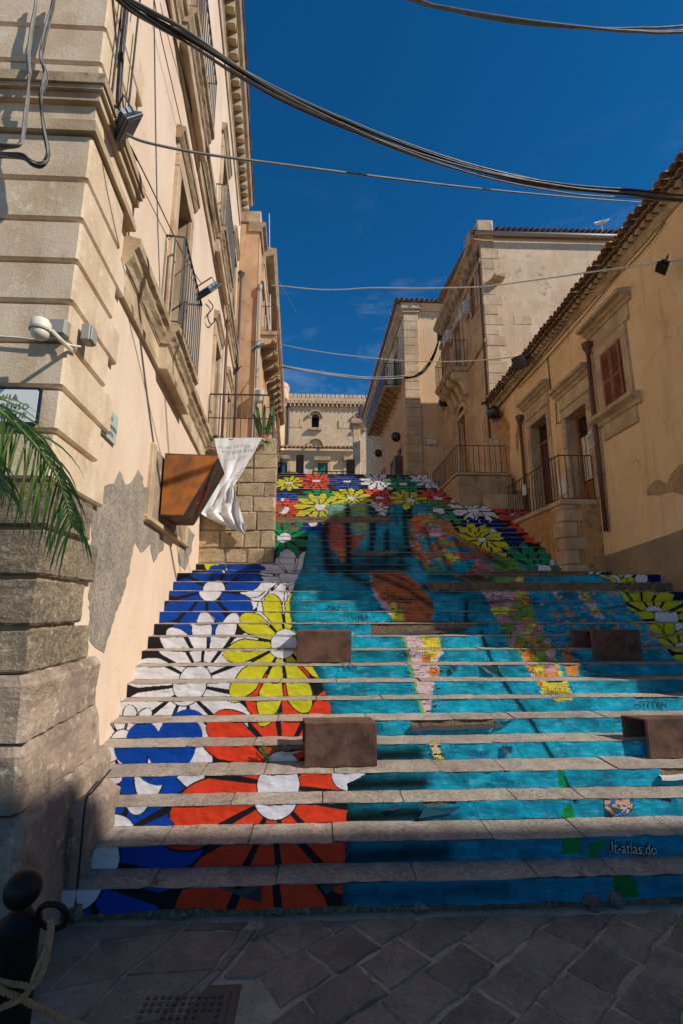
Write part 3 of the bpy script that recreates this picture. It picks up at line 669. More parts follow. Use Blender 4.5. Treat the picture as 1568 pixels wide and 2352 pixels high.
strip(6,(942,1676),(1140,1668),MT['pipegrey']); strip(12,(852,1460),(1070,1447),MT['pipegrey']); strip(4,(1518,1789),(1640,1784),MT['ac'])
# loose flaps of torn print, shade put into the teal and dark colours
def flap(pts,k,c):
    P=[atY(x,y,YK[k]-.004-.02*i/len(pts)) for i,(x,y) in enumerate(pts)]
    obj('torn_flap',MB().poly(P),c,STEP[k])
MT['tealshade']=paint('shaded_vinyl_teal',(10,66,78),.5); MT['darkshade']=paint('shaded_vinyl_dark',(44,44,46),.5); MT['paleback']=paint('vinyl_back_pale',(190,186,180),.5)
for pts,k,c in [([(1100,1527),(1142,1532),(1138,1552),(1118,1545)],9,'tealshade'),([(1030,1532),(1048,1530),(1046,1542),(1036,1545)],9,'tealshade'),([(1148,1714),(1176,1714),(1174,1730),(1158,1732)],5,'tealshade'),
  ([(1395,1850),(1432,1860),(1412,1872)],3,'tealshade'),([(972,1858),(1056,1852),(1040,1866),(960,1880)],3,'tealshade'),([(1142,1660),(1180,1652),(1160,1668),(1140,1672)],6,'tealshade'),
  ([(500,2038),(545,2042),(602,2037),(599,2074),(558,2060)],1,'darkshade'),([(736,2034),(782,2030),(750,2056)],1,'darkshade'),([(640,1482),(654,1482),(652,1494)],11,'paleback'),
  ([(700,1724),(650,1738),(640,1730)],5,'paleback'),([(880,1858),(930,1850),(905,1862)],3,'darkshade')]: flap(pts,k,MT[c])
# rubble course under the first riser
rub=MB()
for i in range(62):
    x=-1.2+i*.096+random.uniform(-.03,.03); r=random.uniform(.016,.04)
    rub.ball((x,YK[1]+.03+random.uniform(-.01,.02),-1.6+r*.4),r,8,.6,(1.3,.9,.8))
obj('rubble',rub,MT['rock'],STEP[1],kind='stuff')
for (x,y,r,lb) in [(180,2098,.045,'pale angular loose stone at the foot of the wall corner'),(1354,2074,.04,'round pale loose stone by the lowest step'),(1408,2066,.042,'small brown loose stone next to the pale one')]:
    p=atZ(x,y+8,-1.6); obj('loose_stone',MB().ball((p[0],p[1]-.01,-1.6+r*.75),r,9,.9,(1,1,1)),MT['rock'],label=lb,cat='stone')
# lettering printed on the map
def textmesh(items):
    obs=[]
    for it in items:
        cu=bpy.data.curves.new('t','FONT'); cu.body=it[0]; cu.size=1; cu.align_x=it[5] if len(it)>5 else 'LEFT'; cu.resolution_u=2; cu.fill_mode='FRONT'
        if len(it)>6: cu.space_character=it[6]
        o=bpy.data.objects.new('t',cu); sc.collection.objects.link(o); obs.append(o)
    bpy.context.view_layer.update(); dg=bpy.context.evaluated_depsgraph_get(); res=[]
    for o in obs:
        m=o.evaluated_get(dg).to_mesh(); res.append(([tuple(v.co) for v in m.vertices],[tuple(p.vertices) for p in m.polygons])); o.evaluated_get(dg).to_mesh_clear()
    for o in obs: c=o.data; bpy.data.objects.remove(o); bpy.data.curves.remove(c)
    return res
TX=[('PAZIF',752,1404,13,-5,'LEFT',1.35),('ISCHER',786,1418,13,-7,'LEFT',1.35),('ATLANT',1030,1428,12,-2,'LEFT',1.35),('HER',1095,1441,12,-3,'LEFT',1.3),('O Z E',1094,1522,9,0),('EAN',783,1538,13,-4,'LEFT',1.4),
 ('Argentinien',934,1502,12,-8),('Chile',916,1511,12,-2),('Südafrika',1252,1594,14,-6),('Uruguay',984,1538,9,-14),('Namibia',1192,1498,10,-6),('Botsuana',1232,1526,9,-4),('Bolivien',911,1412,8,0),
 ('B r a s i l i e n',897,1370,10,-13),('Französisch',679,1384,9,-14),('Polynesien',677,1397,9,-14),('Falkland Inseln (GB)',1031,1722,10,-8),('Südgeorgien (GB)',1124,1796,10,-5),('Kap Horn',1038,1798,8,-5),
 ('OZEAN',1466,1624,14,-3,'LEFT',1.35),('Madagaskar',1290,1503,8,-6),('Philippinen',1432,1365,6,0),('Südchinesisches',1392,1402,7,8),('Kongo',1155,1420,8,-4),('Tansania',1207,1447,7,-4),('Angola',1152,1458,7,-4),
 ('Tschad',1078,1325,7,-4),('Mexico',765,1268,6,-6),('ATLANTISCHER',868,1246,5,-8,'LEFT',1.3),('OZE',884,1291,8,0,'LEFT',1.3),('RB-DESKART',780,1440,7,-6),('Tristan da Cunha',1158,1608,7,-6),('Peru',782+40,1372,6,-10),('Kapstadt',1264,1614,6,-6),('Mauritius',1343,1545,8,-4),('Pitcairn (GB)',737,1437,6,-8)]
for it,(vs,fs) in zip(TX,textmesh(TX)):
    k,X,w,Y=hitriser(it[1],it[2]-2); z0=ZK(k-1)+w-(k-1)*RISE; q=it[3]*Y/F*1.25; a=math.radians(it[4]); mb=MB()
    mb.add([(X+(v[0]*math.cos(a)-v[1]*math.sin(a))*q*.85,Y-.0082,z0+(v[0]*math.sin(a)+v[1]*math.cos(a))*q) for v in vs],fs)
    obj('lettering',mb,MT['letter'],STEP[k],weld=False)
MT['lettergreen']=paint('pale_lettering',(206,196,178),.5)
T2=[('lt-atlas.do',1398,1930,31,-5)]
for it,(vs,fs) in zip(T2,textmesh(T2)):
    k=2; Y=YK[2]; X=atY(it[1],it[2],Y)[0]; z0=ZK(1)+.036; q=.088; a=math.radians(-3)
    for d,mt,ob_ in ((-.0086,'letter',.010),(-.0100,'lettergreen',0)):
        mb=MB()
        for (ex,ez) in (((-1,0),(1,0),(0,1),(0,-1)) if ob_ else ((0,0),)):
            mb.add([(X+ex*ob_*.5+(v[0]*math.cos(a)-v[1]*math.sin(a))*q*.8,Y+d-abs(ez)*.0003-(ex>0)*.0001,z0+ez*ob_*.5+(v[0]*math.sin(a)+v[1]*math.cos(a))*q) for v in vs],fs)
        obj('lettering',mb,MT[mt],STEP[k],weld=False)
# ================================================================ left corner palazzo
def rail(parent,fr,path,z0,z1,sp=.1,r=.008,mat='iron',top=.012,mid=None,name='railing'):
    """railing of upright bars along a path of (s,o) points in a frame"""
    g=MB(); g.tube([fr(a,b,z1) for a,b in path],top,6)
    m2=MB(); m2.tube([fr(a,b,mid or z0+.02) for a,b in path],top*.75,5)
    R_=obj(name,g,MT[mat],parent); obj('lower_rail',m2,MT[mat],R_)
    for (a,b),(c,d) in zip(path,path[1:]):
        L_=math.hypot(c-a,d-b); n=max(1,round(L_/sp))
        for i in range(n+(1 if (c,d)==path[-1] else 0)):
            t=i/n; q=(a+(c-a)*t,b+(d-b)*t); obj('baluster',MB().tube([fr(q[0],q[1],z0),fr(q[0],q[1],z1)],r,5),MT[mat],R_)
    return R_
WH={'L':[],'L2':[],'R':[],'B':[],'B3':[]}
def wall_holes(fr,s0,s1,z0,z1,holes,o=0.):
    ss=sorted({s0,s1}|{a for h in holes for a in h[:2] if s0<a<s1}); zz=sorted({z0,z1}|{a for h in holes for a in h[2:] if z0<a<z1}); mb=MB()
    for a,b in zip(ss,ss[1:]):
        for c,d in zip(zz,zz[1:]):
            m,n=(a+b)/2,(c+d)/2
            if any(h[0]<m<h[1] and h[2]<n<h[3] for h in holes): continue
            mb.add([fr(a,o,c),fr(b,o,c),fr(b,o,d),fr(a,o,d)],[(0,1,2,3)])
    return mb
def erode(ob,strength,scale,lv=4):
    tx=bpy.data.textures.get('erosion%g'%scale) or bpy.data.textures.new('erosion%g'%scale,'CLOUDS'); tx.noise_scale=scale; tx.noise_depth=4
    m=ob.modifiers.new('tri','TRIANGULATE'); a=ob.modifiers.new('sub','SUBSURF'); a.subdivision_type='SIMPLE'; a.levels=a.render_levels=lv
    d=ob.modifiers.new('erode','DISPLACE'); d.texture=tx; d.texture_coords='GLOBAL'; d.strength=strength*K; d.mid_level=.55
QX,QY=-1.43,2.50            # quoin corner
pal=thing('corner_palazzo',(-2.2,2.6,-1.6),'tall pink plastered palazzo with stone quoins, mouldings and iron balconies along the stairs','building')
S_END=LP(545,700)[0]        # far end of the street front
ZTOP=11.4
wl=MB()
wl.add([Lf(S_END,0,-1.7),Lf(S_END,-6,-1.7),Lf(S_END,-6,ZTOP),Lf(S_END,0,ZTOP)],[(0,1,2,3)])
c0=Lf(-1.42,0,0); wl.add([(-9,c0[1],-1.7),(c0[0],c0[1],-1.7),(c0[0],c0[1],ZTOP),(-9,c0[1],ZTOP)],[(0,1,2,3)])
# corner pilaster of quoin stones; joints taken from the photograph
def zc(y,x):                 # height on the corner edge
    d=ray(x,y); t=QY/d[1]; return d[2]*t
J=[(-95,250),(-14,243),(67,236),(148,226),(195,224)]
J2=[(310,206),(414,192),(506,184),(601,172),(695,166),(785,156),(891,147),(992,137),(1103,128),(1212,122),(1326,118),(1443,116),(1554,120)]
zs1=[zc(y,x) for y,x in J]; zs2=[zc(y,x) for y,x in J2]
def quoin(z0,z1,i,mat,front=2.2):
    ls=.66 if i%2==0 else .5; g=.011; c=.012
    # L shaped stone wrapping the corner, front leg and side leg
    lf=front
    A=[(QX-lf,QY),(QX-c,QY),(QX,QY+c),Lf(-1.42+ls,.045,0)[:2],Lf(-1.42+ls,-.05,0)[:2],(QX-.12,QY+.16),(QX-lf,QY+.16)]
    A=[(p[0],p[1]) for p in A]; mb=MB(); n=len(A)
    cx,cyy=QX-.3,QY+.3; e=.012
    def ins(p): return (p[0]+(cx-p[0])*.0+(-e if p[0]>QX-.2 else 0),p[1]+(e if p[1]<QY+.1 else 0))
    vs=[(ins(p)[0],ins(p)[1],z0+g) for p in A]+[(p[0],p[1],z0+g+.014) for p in A]+[(p[0],p[1],z1-g-.006) for p in A]+[(ins(p)[0],ins(p)[1],z1-g) for p in A]
    fs=[]
    for r in range(3):
        for k in range(n): fs.append((r*n+k,r*n+(k+1)%n,(r+1)*n+(k+1)%n,(r+1)*n+k))
    fs+=[tuple(range(n)),tuple(range(3*n,4*n))]
    q_=obj('quoin_stone',mb.add(vs,fs),MT[mat],pal)
    if mat=='lowstone': erode(q_,.016,.07,5)
core=MB(); A=[(QX-2.2,QY+.04),(QX-.03,QY+.04),Lf(-1.42+.46,.012,0)[:2],Lf(-1.42+.46,-.06,0)[:2],(QX-2.2,QY+.2)]
core.add([(p[0],p[1],-1.6) for p in A]+[(p[0],p[1],zs1[0]) for p in A],[(k,(k+1)%5,5+(k+1)%5,5+k) for k in range(5)])
obj('pilaster_core',core,MT['trimdark'],pal)
for i in range(len(zs1)-1): quoin(zs1[i+1],zs1[i],i,'quoin')
for i in range(len(zs2)-1): quoin(zs2[i+1],zs2[i],i+1,'quoin' if i<8 else 'lowstone')
# base block and plinth
zb=zs2[-1]
def corner_block(name,ox,oy,ls,z0,z1,mat,bat=0.):
    A=[(QX-2.2,QY-oy),(QX+ox-.03,QY-oy),(QX+ox,QY-oy+.03),(Lf(-1.42+ls,0,0)[0]+ox+.03,Lf(-1.42+ls,0,0)[1]),(Lf(-1.42+ls,-.1,0)[0],Lf(-1.42+ls,0,0)[1]),(QX-2.2,QY+.2)]
    n=len(A); mb=MB(); ls_=[(z0,bat),(z0+(z1-z0)*.5,bat*.45),(z1-.05,0),(z1,-.035)]
    vs=[]
    for z,b in ls_: vs+=[(p[0]+(b if 1<=i<=3 else 0)+random.uniform(-.008,.008),p[1]-(b if i<=2 else 0)+random.uniform(-.008,.008),z) for i,p in enumerate(A)]
    fs=[(r*n+k,r*n+(k+1)%n,(r+1)*n+(k+1)%n,(r+1)*n+k) for r in range(len(ls_)-1) for k in range(n)]+[tuple(range(n)),tuple(range((len(ls_)-1)*n,len(ls_)*n))]
    erode(obj(name,mb.add(vs,fs),MT[mat],pal),.024,.12,5)
corner_block('base_block',.05,.05,.80,zc(1700,125),zb+.01,'plinth'); corner_block('base_block',.06,.06,.84,-.92,zc(1700,125)-.008,'plinth',.02)
corner_block('plinth',.11,.10,1.0,-1.62,-.93,'plinth',.035)
erode(obj('kerb_stone',MB().box(If,-1.42,-1.27,2.93,3.40,-1.60,-1.06,.05,.022),MT['plinth'],pal),.03,.15,4)
# string courses: profile (o,z) relative to top
def stringcourse(zt,s0,s1,name='string_course',ex=0.,h=.52):
    zb_=zt-h
    obj(name,MB().prof(Lf,[(-.02,zb_),(.035+ex,zb_),(.045+ex,zb_+.05),(.02+ex,zb_+.055),(.02+ex,zb_+.24),(.03+ex,zb_+.245),(.03+ex,zb_+.26),(-.02,zb_+.26)],s0,s1,24,.002),MT['trim'],pal)
    obj(name,MB().prof(Lf,[(-.02,zb_+.262),(.04+ex,zb_+.262),(.055+ex,zb_+.31),(.085+ex,zb_+.35),(.09+ex,zb_+.39),(.125+ex,zb_+.42),(.13+ex,zb_+.49),(-.02,zb_+h)],s0,s1,40,.005),MT['trimdark'],pal)
zA=zc(197,224)-.0; zA0=zc(310,206)
# pilaster capital moulding wraps the corner at the same level
for (o,za,zb2,m) in [(.075,zA,zA-.07,'trimdark'),(.06,zA-.072,zA-.10,'trim'),(.035,zA-.102,zA-.16,'trim'),(.0,zA-.162,zA-.28,'quoin'),(.015,zA-.282,zA-.33,'trim'),(.03,zA-.332,zA0,'trim')]:
    A=[(QX-2.2,QY-o),(QX+o,QY-o),(Lf(-1.42+.7,0,0)[0]+.05+o,Lf(-1.42+.7,0,0)[1]),(Lf(-1.42+.7,-.1,0)[0],Lf(-1.42+.7,0,0)[1]),(QX-2.2,QY+.2)]
    n=5; obj('capital_moulding',MB().add([(p[0],p[1],zb2) for p in A]+[(p[0],p[1],za) for p in A],[(k,(k+1)%n,n+(k+1)%n,n+k) for k in range(n)]+[(0,1,2,3,4),(5,6,7,8,9)]),MT[m],pal)
Z1=3.10
stringcourse(2.82,-.75,3.55)
# ---- balconies
def balcony(parent,s0,s1,o,zt,rh,th=.26,sp=.12):
    B=thing('balcony',Lf((s0+s1)/2,0,zt),parent=parent)
    ex=o-.11; h=.50; zb_=zt-h
    obj('fascia',MB().prof(Lf,[(-.02,zb_),(.035+ex,zb_),(.045+ex,zb_+.05),(.02+ex,zb_+.055),(.02+ex,zb_+.24),(.03+ex,zb_+.245),(.03+ex,zb_+.26),(-.02,zb_+.26)],s0,s1,14,.002),MT['trim'],B)
    obj('slab',MB().prof(Lf,[(-.02,zb_+.262),(.04+ex,zb_+.262),(.055+ex,zb_+.31),(.085+ex,zb_+.35),(.09+ex,zb_+.39),(.125+ex,zb_+.42),(.13+ex,zb_+h-.02),(-.02,zb_+h)],s0-.02,s1+.02,20,.004),MT['trimdark'],B)
    rail(B,Lf,[(s0,.0),(s0,o),(s1,o),(s1,.0)],zt,zt+rh,sp,.009,'ironbar',.014,None); return B
def opening(s0,s1,z0,z1,jw=.13,hood=True,shut='pipegrey',arch=False,depth=.16,fr=Lf,par=None,stonem='trim',hoodm='trimdark',sill=False,hk='L2'):
    par=par or pal
    WH['L' if fr is Lf else hk].append((s0,s1,z0,z1))
    wn=thing('window',fr((s0+s1)/2,0,z0),parent=par)
    for a,b in((s0-jw,s0),(s1,s1+jw)): obj('jamb',MB().prof(fr,[(-.02,0),(.05,0),(.05,1)],0,0) if 0 else MB().box(fr,a,b,-.02,.05,z0,z1,.008),MT[stonem],wn)
    obj('lintel',MB().box(fr,s0-jw,s1+jw,-.02,.052,z1+.002,z1+jw,.008),MT[stonem],wn)
    obj('reveal',MB().add([fr(s0,.01,z0),fr(s0,-depth,z0),fr(s0,-depth,z1),fr(s0,.01,z1),fr(s1,.01,z0),fr(s1,-depth,z0),fr(s1,-depth,z1),fr(s1,.01,z1)],[(0,1,2,3),(4,5,6,7),(3,2,6,7),(0,1,5,4)]),MT['trim'],wn)
    for a,b in((s0,(s0+s1)/2-.004),((s0+s1)/2+.004,s1)):
        sh_=obj('shutter',MB().box(fr,a,b,-depth-.02,-depth+.02,z0,z1,.004),MT[shut],wn)
        n_=int((z1-z0)/.09)
        g=MB()
        for q in range(n_): g.prof(fr,[(-depth+.02,z0+.04+q*.09),(-depth+.032,z0+.05+q*.09),(-depth+.02,z0+.11+q*.09)],a+.04,b-.04)
        obj('slats',g,MT[shut],sh_,kind='stuff')
    if hood:
        obj('frieze',MB().box(fr,s0-jw,s1+jw,-.02,.035,z1+jw+.002,z1+jw+.16),MT[stonem],wn)
        obj('hood',MB().prof(fr,[(-.02,z1+jw+.16),(.05,z1+jw+.16),(.07,z1+jw+.20),(.085,z1+jw+.24),(.10,z1+jw+.25),(.105,z1+jw+.31),(-.02,z1+jw+.34)],s0-jw-.06,s1+jw+.06,8,.003),MT[hoodm],wn)
    if sill: obj('sill',MB().prof(fr,[(-.02,z0-.16),(.05,z0-.16),(.09,z0-.10),(.13,z0-.06),(.14,z0-.002),(-.02,z0-.002)],s0-jw-.06,s1+jw+.06,4),MT[hoodm],wn)
    return wn
O1=.19; zb1=2.80
balcony(pal,.38,1.53,O1,zb1,1.0)
opening(.64,1.28,zb1,zb1+2.0,.15,True,'pipegrey')
O2=.2; z2=6.47
stringcourse(z2,-.5,S_END,h=.55)
balcony(pal,.11,1.53,O2,z2+.01,.85)
opening(.5,1.14,z2,z2+2.0,.15,True,'pipegrey')
balcony(pal,3.2,4.7,O2,z2+.01,.85)
opening(3.6,4.25,z2,z2+1.95,.15,True,'pipegrey')
opening(6.0,6.6,z2,z2+1.9,.15,True,'pipegrey')
opening(3.95,4.6,2.75,4.75,.15,True,'pipegrey'); opening(6.0,6.6,2.75,4.75,.15,True,'pipegrey')
# crowning cornice with modillions
OC=.33
def corn_z():
    return (LP(555,0,OC)[1]+LP(582,468,OC)[1])/2
ZC=corn_z(); SC1=LP(582,468,OC)[0]
cor=obj('cornice',MB().prof(Lf,[(-.02,ZC-.42),(.03,ZC-.42),(.04,ZC-.36),(.055,ZC-.34),(.055,ZC-.16),(OC-.10,ZC-.155),(OC-.09,ZC-.10),(OC-.03,ZC-.07),(OC,ZC-.01),(OC,ZC+.03),(-.02,ZC+.12)],-2.2,SC1,30,.002),MT['trim'],pal)
obj('bed_mould',MB().prof(Lf,[(-.02,ZC-.75),(.03,ZC-.75),(.03,ZC-.50),(.05,ZC-.47),(.05,ZC-.425),(-.02,ZC-.421)],-2.,SC1-.05,10),MT['trim'],pal)
s=SC1-.10; nmod=0
while s>-.6:
    g=MB(); zz=ZC-.158
    g.box(lambda a,b,c:Lf(s+a,b,zz+c),-.06,.06,.05,OC-.11,-.15,-.0,.008)
    obj('modillion',g,MT['trim'],cor); s-=.245; nmod+=1
obj('eave_tiles',MB().prof(Lf,[(OC-.1,ZC+.05),(OC+.03,ZC+.035),(OC+.03,ZC+.06),(-.02,ZC+.2)],-2.2,SC1+.03,40,.012),MT['tile'],pal)
obj('roof',MB().add([Lf(-2.2,OC,ZC+.05),Lf(SC1,OC,ZC+.05),Lf(SC1,-4,ZC+1.4),Lf(-2.2,-4,ZC+1.4)],[(0,1,2,3)]),MT['tile'],pal)
# peeled plaster showing grey render (outline from the photograph)
def patch(outline,fr,fp,o,mat,par,name='plaster_loss',th=.006):
    pts=[]
    for i in range(len(outline)):
        a,b=outline[i],outline[(i+1)%len(outline)]; d=math.hypot(b[0]-a[0],b[1]-a[1]); n=max(1,int(d/9))
        for k in range(n):
            t=k/n; q=(a[0]+(b[0]-a[0])*t+random.uniform(-2.5,2.5),a[1]+(b[1]-a[1])*t+random.uniform(-2.5,2.5)); pts.append(fp(q[0],q[1]))
    n=len(pts); vs=[fr(p[0],o,p[1]) for p in pts]+[fr(p[0],-.01,p[1]) for p in pts]
    obj(name,MB().add(vs,[tuple(range(n))]+[(k,(k+1)%n,n+(k+1)%n,n+k) for k in range(n)]),MT[mat],par)
patch([(215,1128),(235,1118),(262,1110),(276,1082),(286,1112),(298,1112),(318,1080),(334,1118),(352,1112),(362,1160),(372,1200),(376,1262),(352,1290),(345,1250),(326,1270),(310,1245),(292,1330),(270,1400),(254,1445),(237,1500),(222,1492),(205,1470),(205,1300),(212,1200)],Lf,LP,.004,'render',pal)
patch([(412,1225),(432,1212),(446,1230),(440,1270),(424,1310),(412,1290)],Lf,LP,.004,'render',pal)
# blocked window frame that carries the steel box
wf=thing('blocked_window',Lf(1.2,0,.8),parent=pal)
a,zt_=LP(346,1000); b,_=LP(452,1060)
s0b=LP(340,1100)[0]; s1b=LP(432,1150)[0]; zt_=LP(345,1012)[1]; zb_=LP(365,1205)[1]
obj('jamb',MB().box(Lf,s0b,s0b+.13,-.01,.035,zb_,zt_,.008),MT['trim'],wf); obj('jamb',MB().box(Lf,s1b-.13,s1b,-.01,.035,zb_,zt_,.008),MT['trim'],wf)
obj('sill',MB().box(Lf,s0b-.05,s1b+.05,-.01,.055,zb_-.06,zb_,.01,.004),MT['rstone'],wf)
obj('blocking',MB().box(Lf,s0b+.13,s1b-.13,-.01,.006,zb_,zt_),MT['plinth'],wf)
# ---- wall mounted corten wedge box
cb=thing('steel_wall_box',Lf(1.2,.1,.9),'orange rusty steel wedge-shaped box bolted to the pink wall, red scrawl underneath','steel box')
P_near_t=LP(373,1043); sN=P_near_t[0]; zT=P_near_t[1]; zN=LP(372,1188)[1]
p_top_out=atY(498,1046,Lf(sN,0,0)[1]); oT=(p_top_out[0]-Lf(sN,0,0)[0])/.996
p_bot_out=atY(420,1192,Lf(sN,0,0)[1]); oB=(p_bot_out[0]-Lf(sN,0,0)[0])/.996
sF=sN+.62
def prism(fr,prof,s0,s1): return MB().prof(fr,prof,s0,s1)
t=.012
# near triangular plate (faces the street), sloping front plate, bottom, top
obj('side_plate',MB().prof(Lf,[(.03,zN),(oB,zN),(oT,zT-.02),(oT-.02,zT),(.03,zT)],sN,sN+t),MT['cortenorange'],cb)
obj('front_plate',MB().prof(Lf,[(oB,zN),(oB+t,zN+.004),(oT+t,zT-.016),(oT,zT-.02)],sN-.001,sF),MT['cortendark'],cb)
obj('bottom_plate',MB().prof(Lf,[(.03,zN-.001),(oB,zN-.001),(oB,zN-t),(.03,zN-t)],sN-.002,sF),MT['corten'],cb)
obj('top_plate',MB().prof(Lf,[(.03,zT),(oT-.02,zT),(oT-.02,zT+t),(.03,zT+t)],sN,sF),MT['corten'],cb)
obj('side_plate',MB().prof(Lf,[(.03,zN),(oB,zN),(oT,zT-.02),(oT-.02,zT),(.03,zT)],sF,sF+t),MT['cortenorange'],cb)
g=MB(); d_=Vector((oT-oB,zT-zN)).normalized()
for i in range(60):
    a=i*.42; u_=.40+.17*math.sin(a*1.3)+.03*math.sin(a*3); v_=.24+.05*math.cos(a*1.9)
    q=lambda u,v:Lf(sN+v,oB+(oT-oB)*u+t+.003,zN+(zT-zN)*u-.004)
    p=q(u_,v_); p2=q(.40+.17*math.sin((a+.42)*1.3)+.03*math.sin((a+.42)*3),.24+.05*math.cos((a+.42)*1.9)); g.tube([p,p2],.006,4)
obj('red_scrawl',g,MT['redpaint'],cb)
# ---- street signs
def sign_board(nm,label,P0,ux,uz,nv,w,h,lines,bm,border,ls,chamf=.0,cat='street sign',lm='letter'):
    """P0 centre; ux right unit, uz up, nv normal (towards viewer)"""
    P0=Vector(P0);ux=Vector(ux);uz=Vector(uz);nv=Vector(nv)
    T=thing(nm,tuple(P0-uz*h/2),label,cat)
    def pl(w_,h_,c,d0,d1,m,name):
        q=[(-w_/2+c,-h_/2),(w_/2-c,-h_/2),(w_/2,-h_/2+c),(w_/2,h_/2-c),(w_/2-c,h_/2),(-w_/2+c,h_/2),(-w_/2,h_/2-c),(-w_/2,-h_/2+c)]
        vs=[tuple(P0+ux*a+uz*b+nv*d0) for a,b in q]+[tuple(P0+ux*a+uz*b+nv*d1) for a,b in q]
        obj(name,MB().add(vs,[tuple(range(8)),tuple(range(8,16))]+[(k,(k+1)%8,8+(k+1)%8,8+k) for k in range(8)]),MT[m],T)
    if border: pl(w,h,chamf+.012,0,.010,border,'border'); pl(w-.03,h-.03,chamf+.008,.010,.013,bm,'plate')
    else: pl(w,h,.004,0,.014,bm,'plate')
    its=[(l[0],0,0,l[2],0,'CENTER',l[3] if len(l)>3 else 1.) for l in lines]
    for (vs,fs),l in zip(textmesh(its),lines):
        q=l[2]
        m=MB().add([tuple(P0+ux*(v[0]*q*.9)+uz*(l[1]+v[1]*q)+nv*.016) for v in vs],fs); obj('lettering',m,MT[lm],T,weld=False)
        # heavier strokes
    return T
pc=atY(22,930,QY-.02)
sign_board('street_sign','white enamel street sign with navy border behind the palm frond',(atY(24,932,QY-.02)[0],QY-.012,atY(24,932,QY-.02)[2]),(1,0,0),(0,0,1),(0,-1,0),.315,.215,[('VIA',.028,.052,1.25),('C. BENSO',-.022,.05,1.1),('CAVOUR',-.072,.05,1.15)],'white','navy',0)
sa_,za_=LP(251,975,.01)
nL=(.996,.0894,0); uL=(LM/math.hypot(1,LM),1/math.hypot(1,LM),0)
sign_board('street_sign','grey stone street sign with carved name on the pink wall',Lf(sa_,.006,za_),uL,(0,0,1),nL,LP(266,990)[0]-LP(235,955)[0],.215,[('VIA',.035,.05,1.1),('MARIANNINA',-.025,.05,1.),('COFFA',-.08,.05,1.05)],'greysign',None,0)

m_=wall_holes(Lf,-1.42,S_END,-1.7,ZTOP,WH['L']); m_.add(wl.v,wl.f); obj('wall',m_,MT['pink'],pal)
# ================================================================ stone pier with terrace
PY=7.62
xl_,xr_=-1.93,-.745
ztp=atY(600,1006,PY)[2]
pier=thing('stone_pier',((xl_+xr_)/2,PY,.5),'rough stone block pier carrying the terrace, white banner hanging in front','stone pier')
obj('pier_core',MB().add([(xl_,PY+.006,.3),(xr_-.015,PY+.006,.3),(xr_-.015,PY+.006,ztp-.01),(xl_,PY+.006,ztp-.01)],[(0,1,2,3)]).add([(xr_-.015,PY+.02,.3),(xr_+LM*3.9-.015,PY+3.9,.3),(xr_+LM*3.9-.015,PY+3.9,ztp-.01),(xr_-.015,PY+.02,ztp-.01)],[(0,1,2,3)]).add([(xl_,PY,ztp-.02),(xr_-.015,PY,ztp-.02),(xr_+LM*3.9-.015,PY+3.9,ztp-.02),(xl_-.4,PY+3.9,ztp-.02)],[(0,1,2,3)]),MT['mortar'],pier)
z=.45; row=0
while z<ztp-.02:
    h=random.uniform(.22,.32); 
    if ztp-z-h<.12: h=ztp-z
    x=xl_-.02
    while x<xr_-.02:
        l=random.uniform(.26,.55); e=min(x+l,xr_)
        if xr_-e<.14: e=xr_
        obj('stone_block',MB().box(If,x+.006,e-.006 if e<xr_ else e,PY-random.uniform(.0,.014),PY+.16,z+.004,z+h-.004,.016,.010),MT['pier'],pier); x=e
    y=PY+.165
    for q in range(5):
        l=random.uniform(.35,.6)
        obj('stone_block',MB().box(lambda a,b,c:(xr_+LM*(a-PY)+b,a,c),y,y+l-.01,-.14,random.uniform(-.004,.012),z+.005,z+h-.005,.012,.005),MT['pier'],pier); y+=l
        if y>PY+2.0: break
    z+=h; row+=1
obj('side_wall',MB().add([(xr_+LM*2.0,PY+2.0,.3),(xr_+LM*7,PY+7,.3),(xr_+LM*7,PY+7,5.0),(xr_+LM*2.0,PY+2.0,ztp)],[(0,1,2,3)]),MT['plinth'],pier)
def Pf(a,b,c): return (a,PY+b,c)
zr=atY(560,906,PY+.03)[2]
rr=rail(pier,Pf,[(xl_+.03,.04),(xr_-.07,.04)],ztp-.03,zr,.17,.011,'iron',.014,ztp+.36,'terrace_railing')
rail(pier,lambda a,b,c:(xr_-.07+LM*a+b,PY+.04+a,c),[(0,0),(2.6,0)],ztp-.03,zr,.11,.011,'iron',.014,ztp+.36,'terrace_railing')
# banner
bn=thing('hanging_banner',atY(530,1230,PY-.05),'torn white vinyl banner twisted below the terrace railing','banner')
# twisted sheet: rows from the top edge down, each row = left/right pixel and depth bow
rows=[((493,1007),(603,1005)),((496,1022),(594,1021)),((499,1036),(586,1036)),((503,1056),(574,1056)),((506,1076),(562,1077)),((508,1096),(550,1097)),((505,1109),(541,1110)),((498,1118),(538,1120)),((485,1137),(543,1138)),((471,1157),(549,1158)),((457,1176),(555,1178)),((478,1190),(560,1196)),((512,1206),(564,1213)),((548,1221),(568,1228))]
vs=[];nc=22
for i,((ax,ay),(bx,by)) in enumerate(rows):
    for j in range(nc+1):
        t=j/nc; amp=.035+.03*min(1,i/6); tw=t**1.25+.05*math.sin(i*1.9+t*4); tri=abs(((tw*(1.5+.16*i)+.11*i)%1)*2-1)**.8; fold=(.05 if i<5 else .11)*tri*(1-.5*(i>11))+.03*abs(((t*5.3+i*.31)%1)*2-1)*(.5+.5*t)+.012*math.sin(t*31+i*1.7)
        p=atY(ax+(bx-ax)*t,ay+(by-ay)*t+ 0,PY-.06-abs(fold)-.02*(i>5)); vs.append(p)
fs=[(i*(nc+1)+j,i*(nc+1)+j+1,(i+1)*(nc+1)+j+1,(i+1)*(nc+1)+j) for i in range(len(rows)-1) for j in range(nc)]
vs2=[(p[0],p[1]+.004,p[2]) for p in vs]; n_=len(vs)
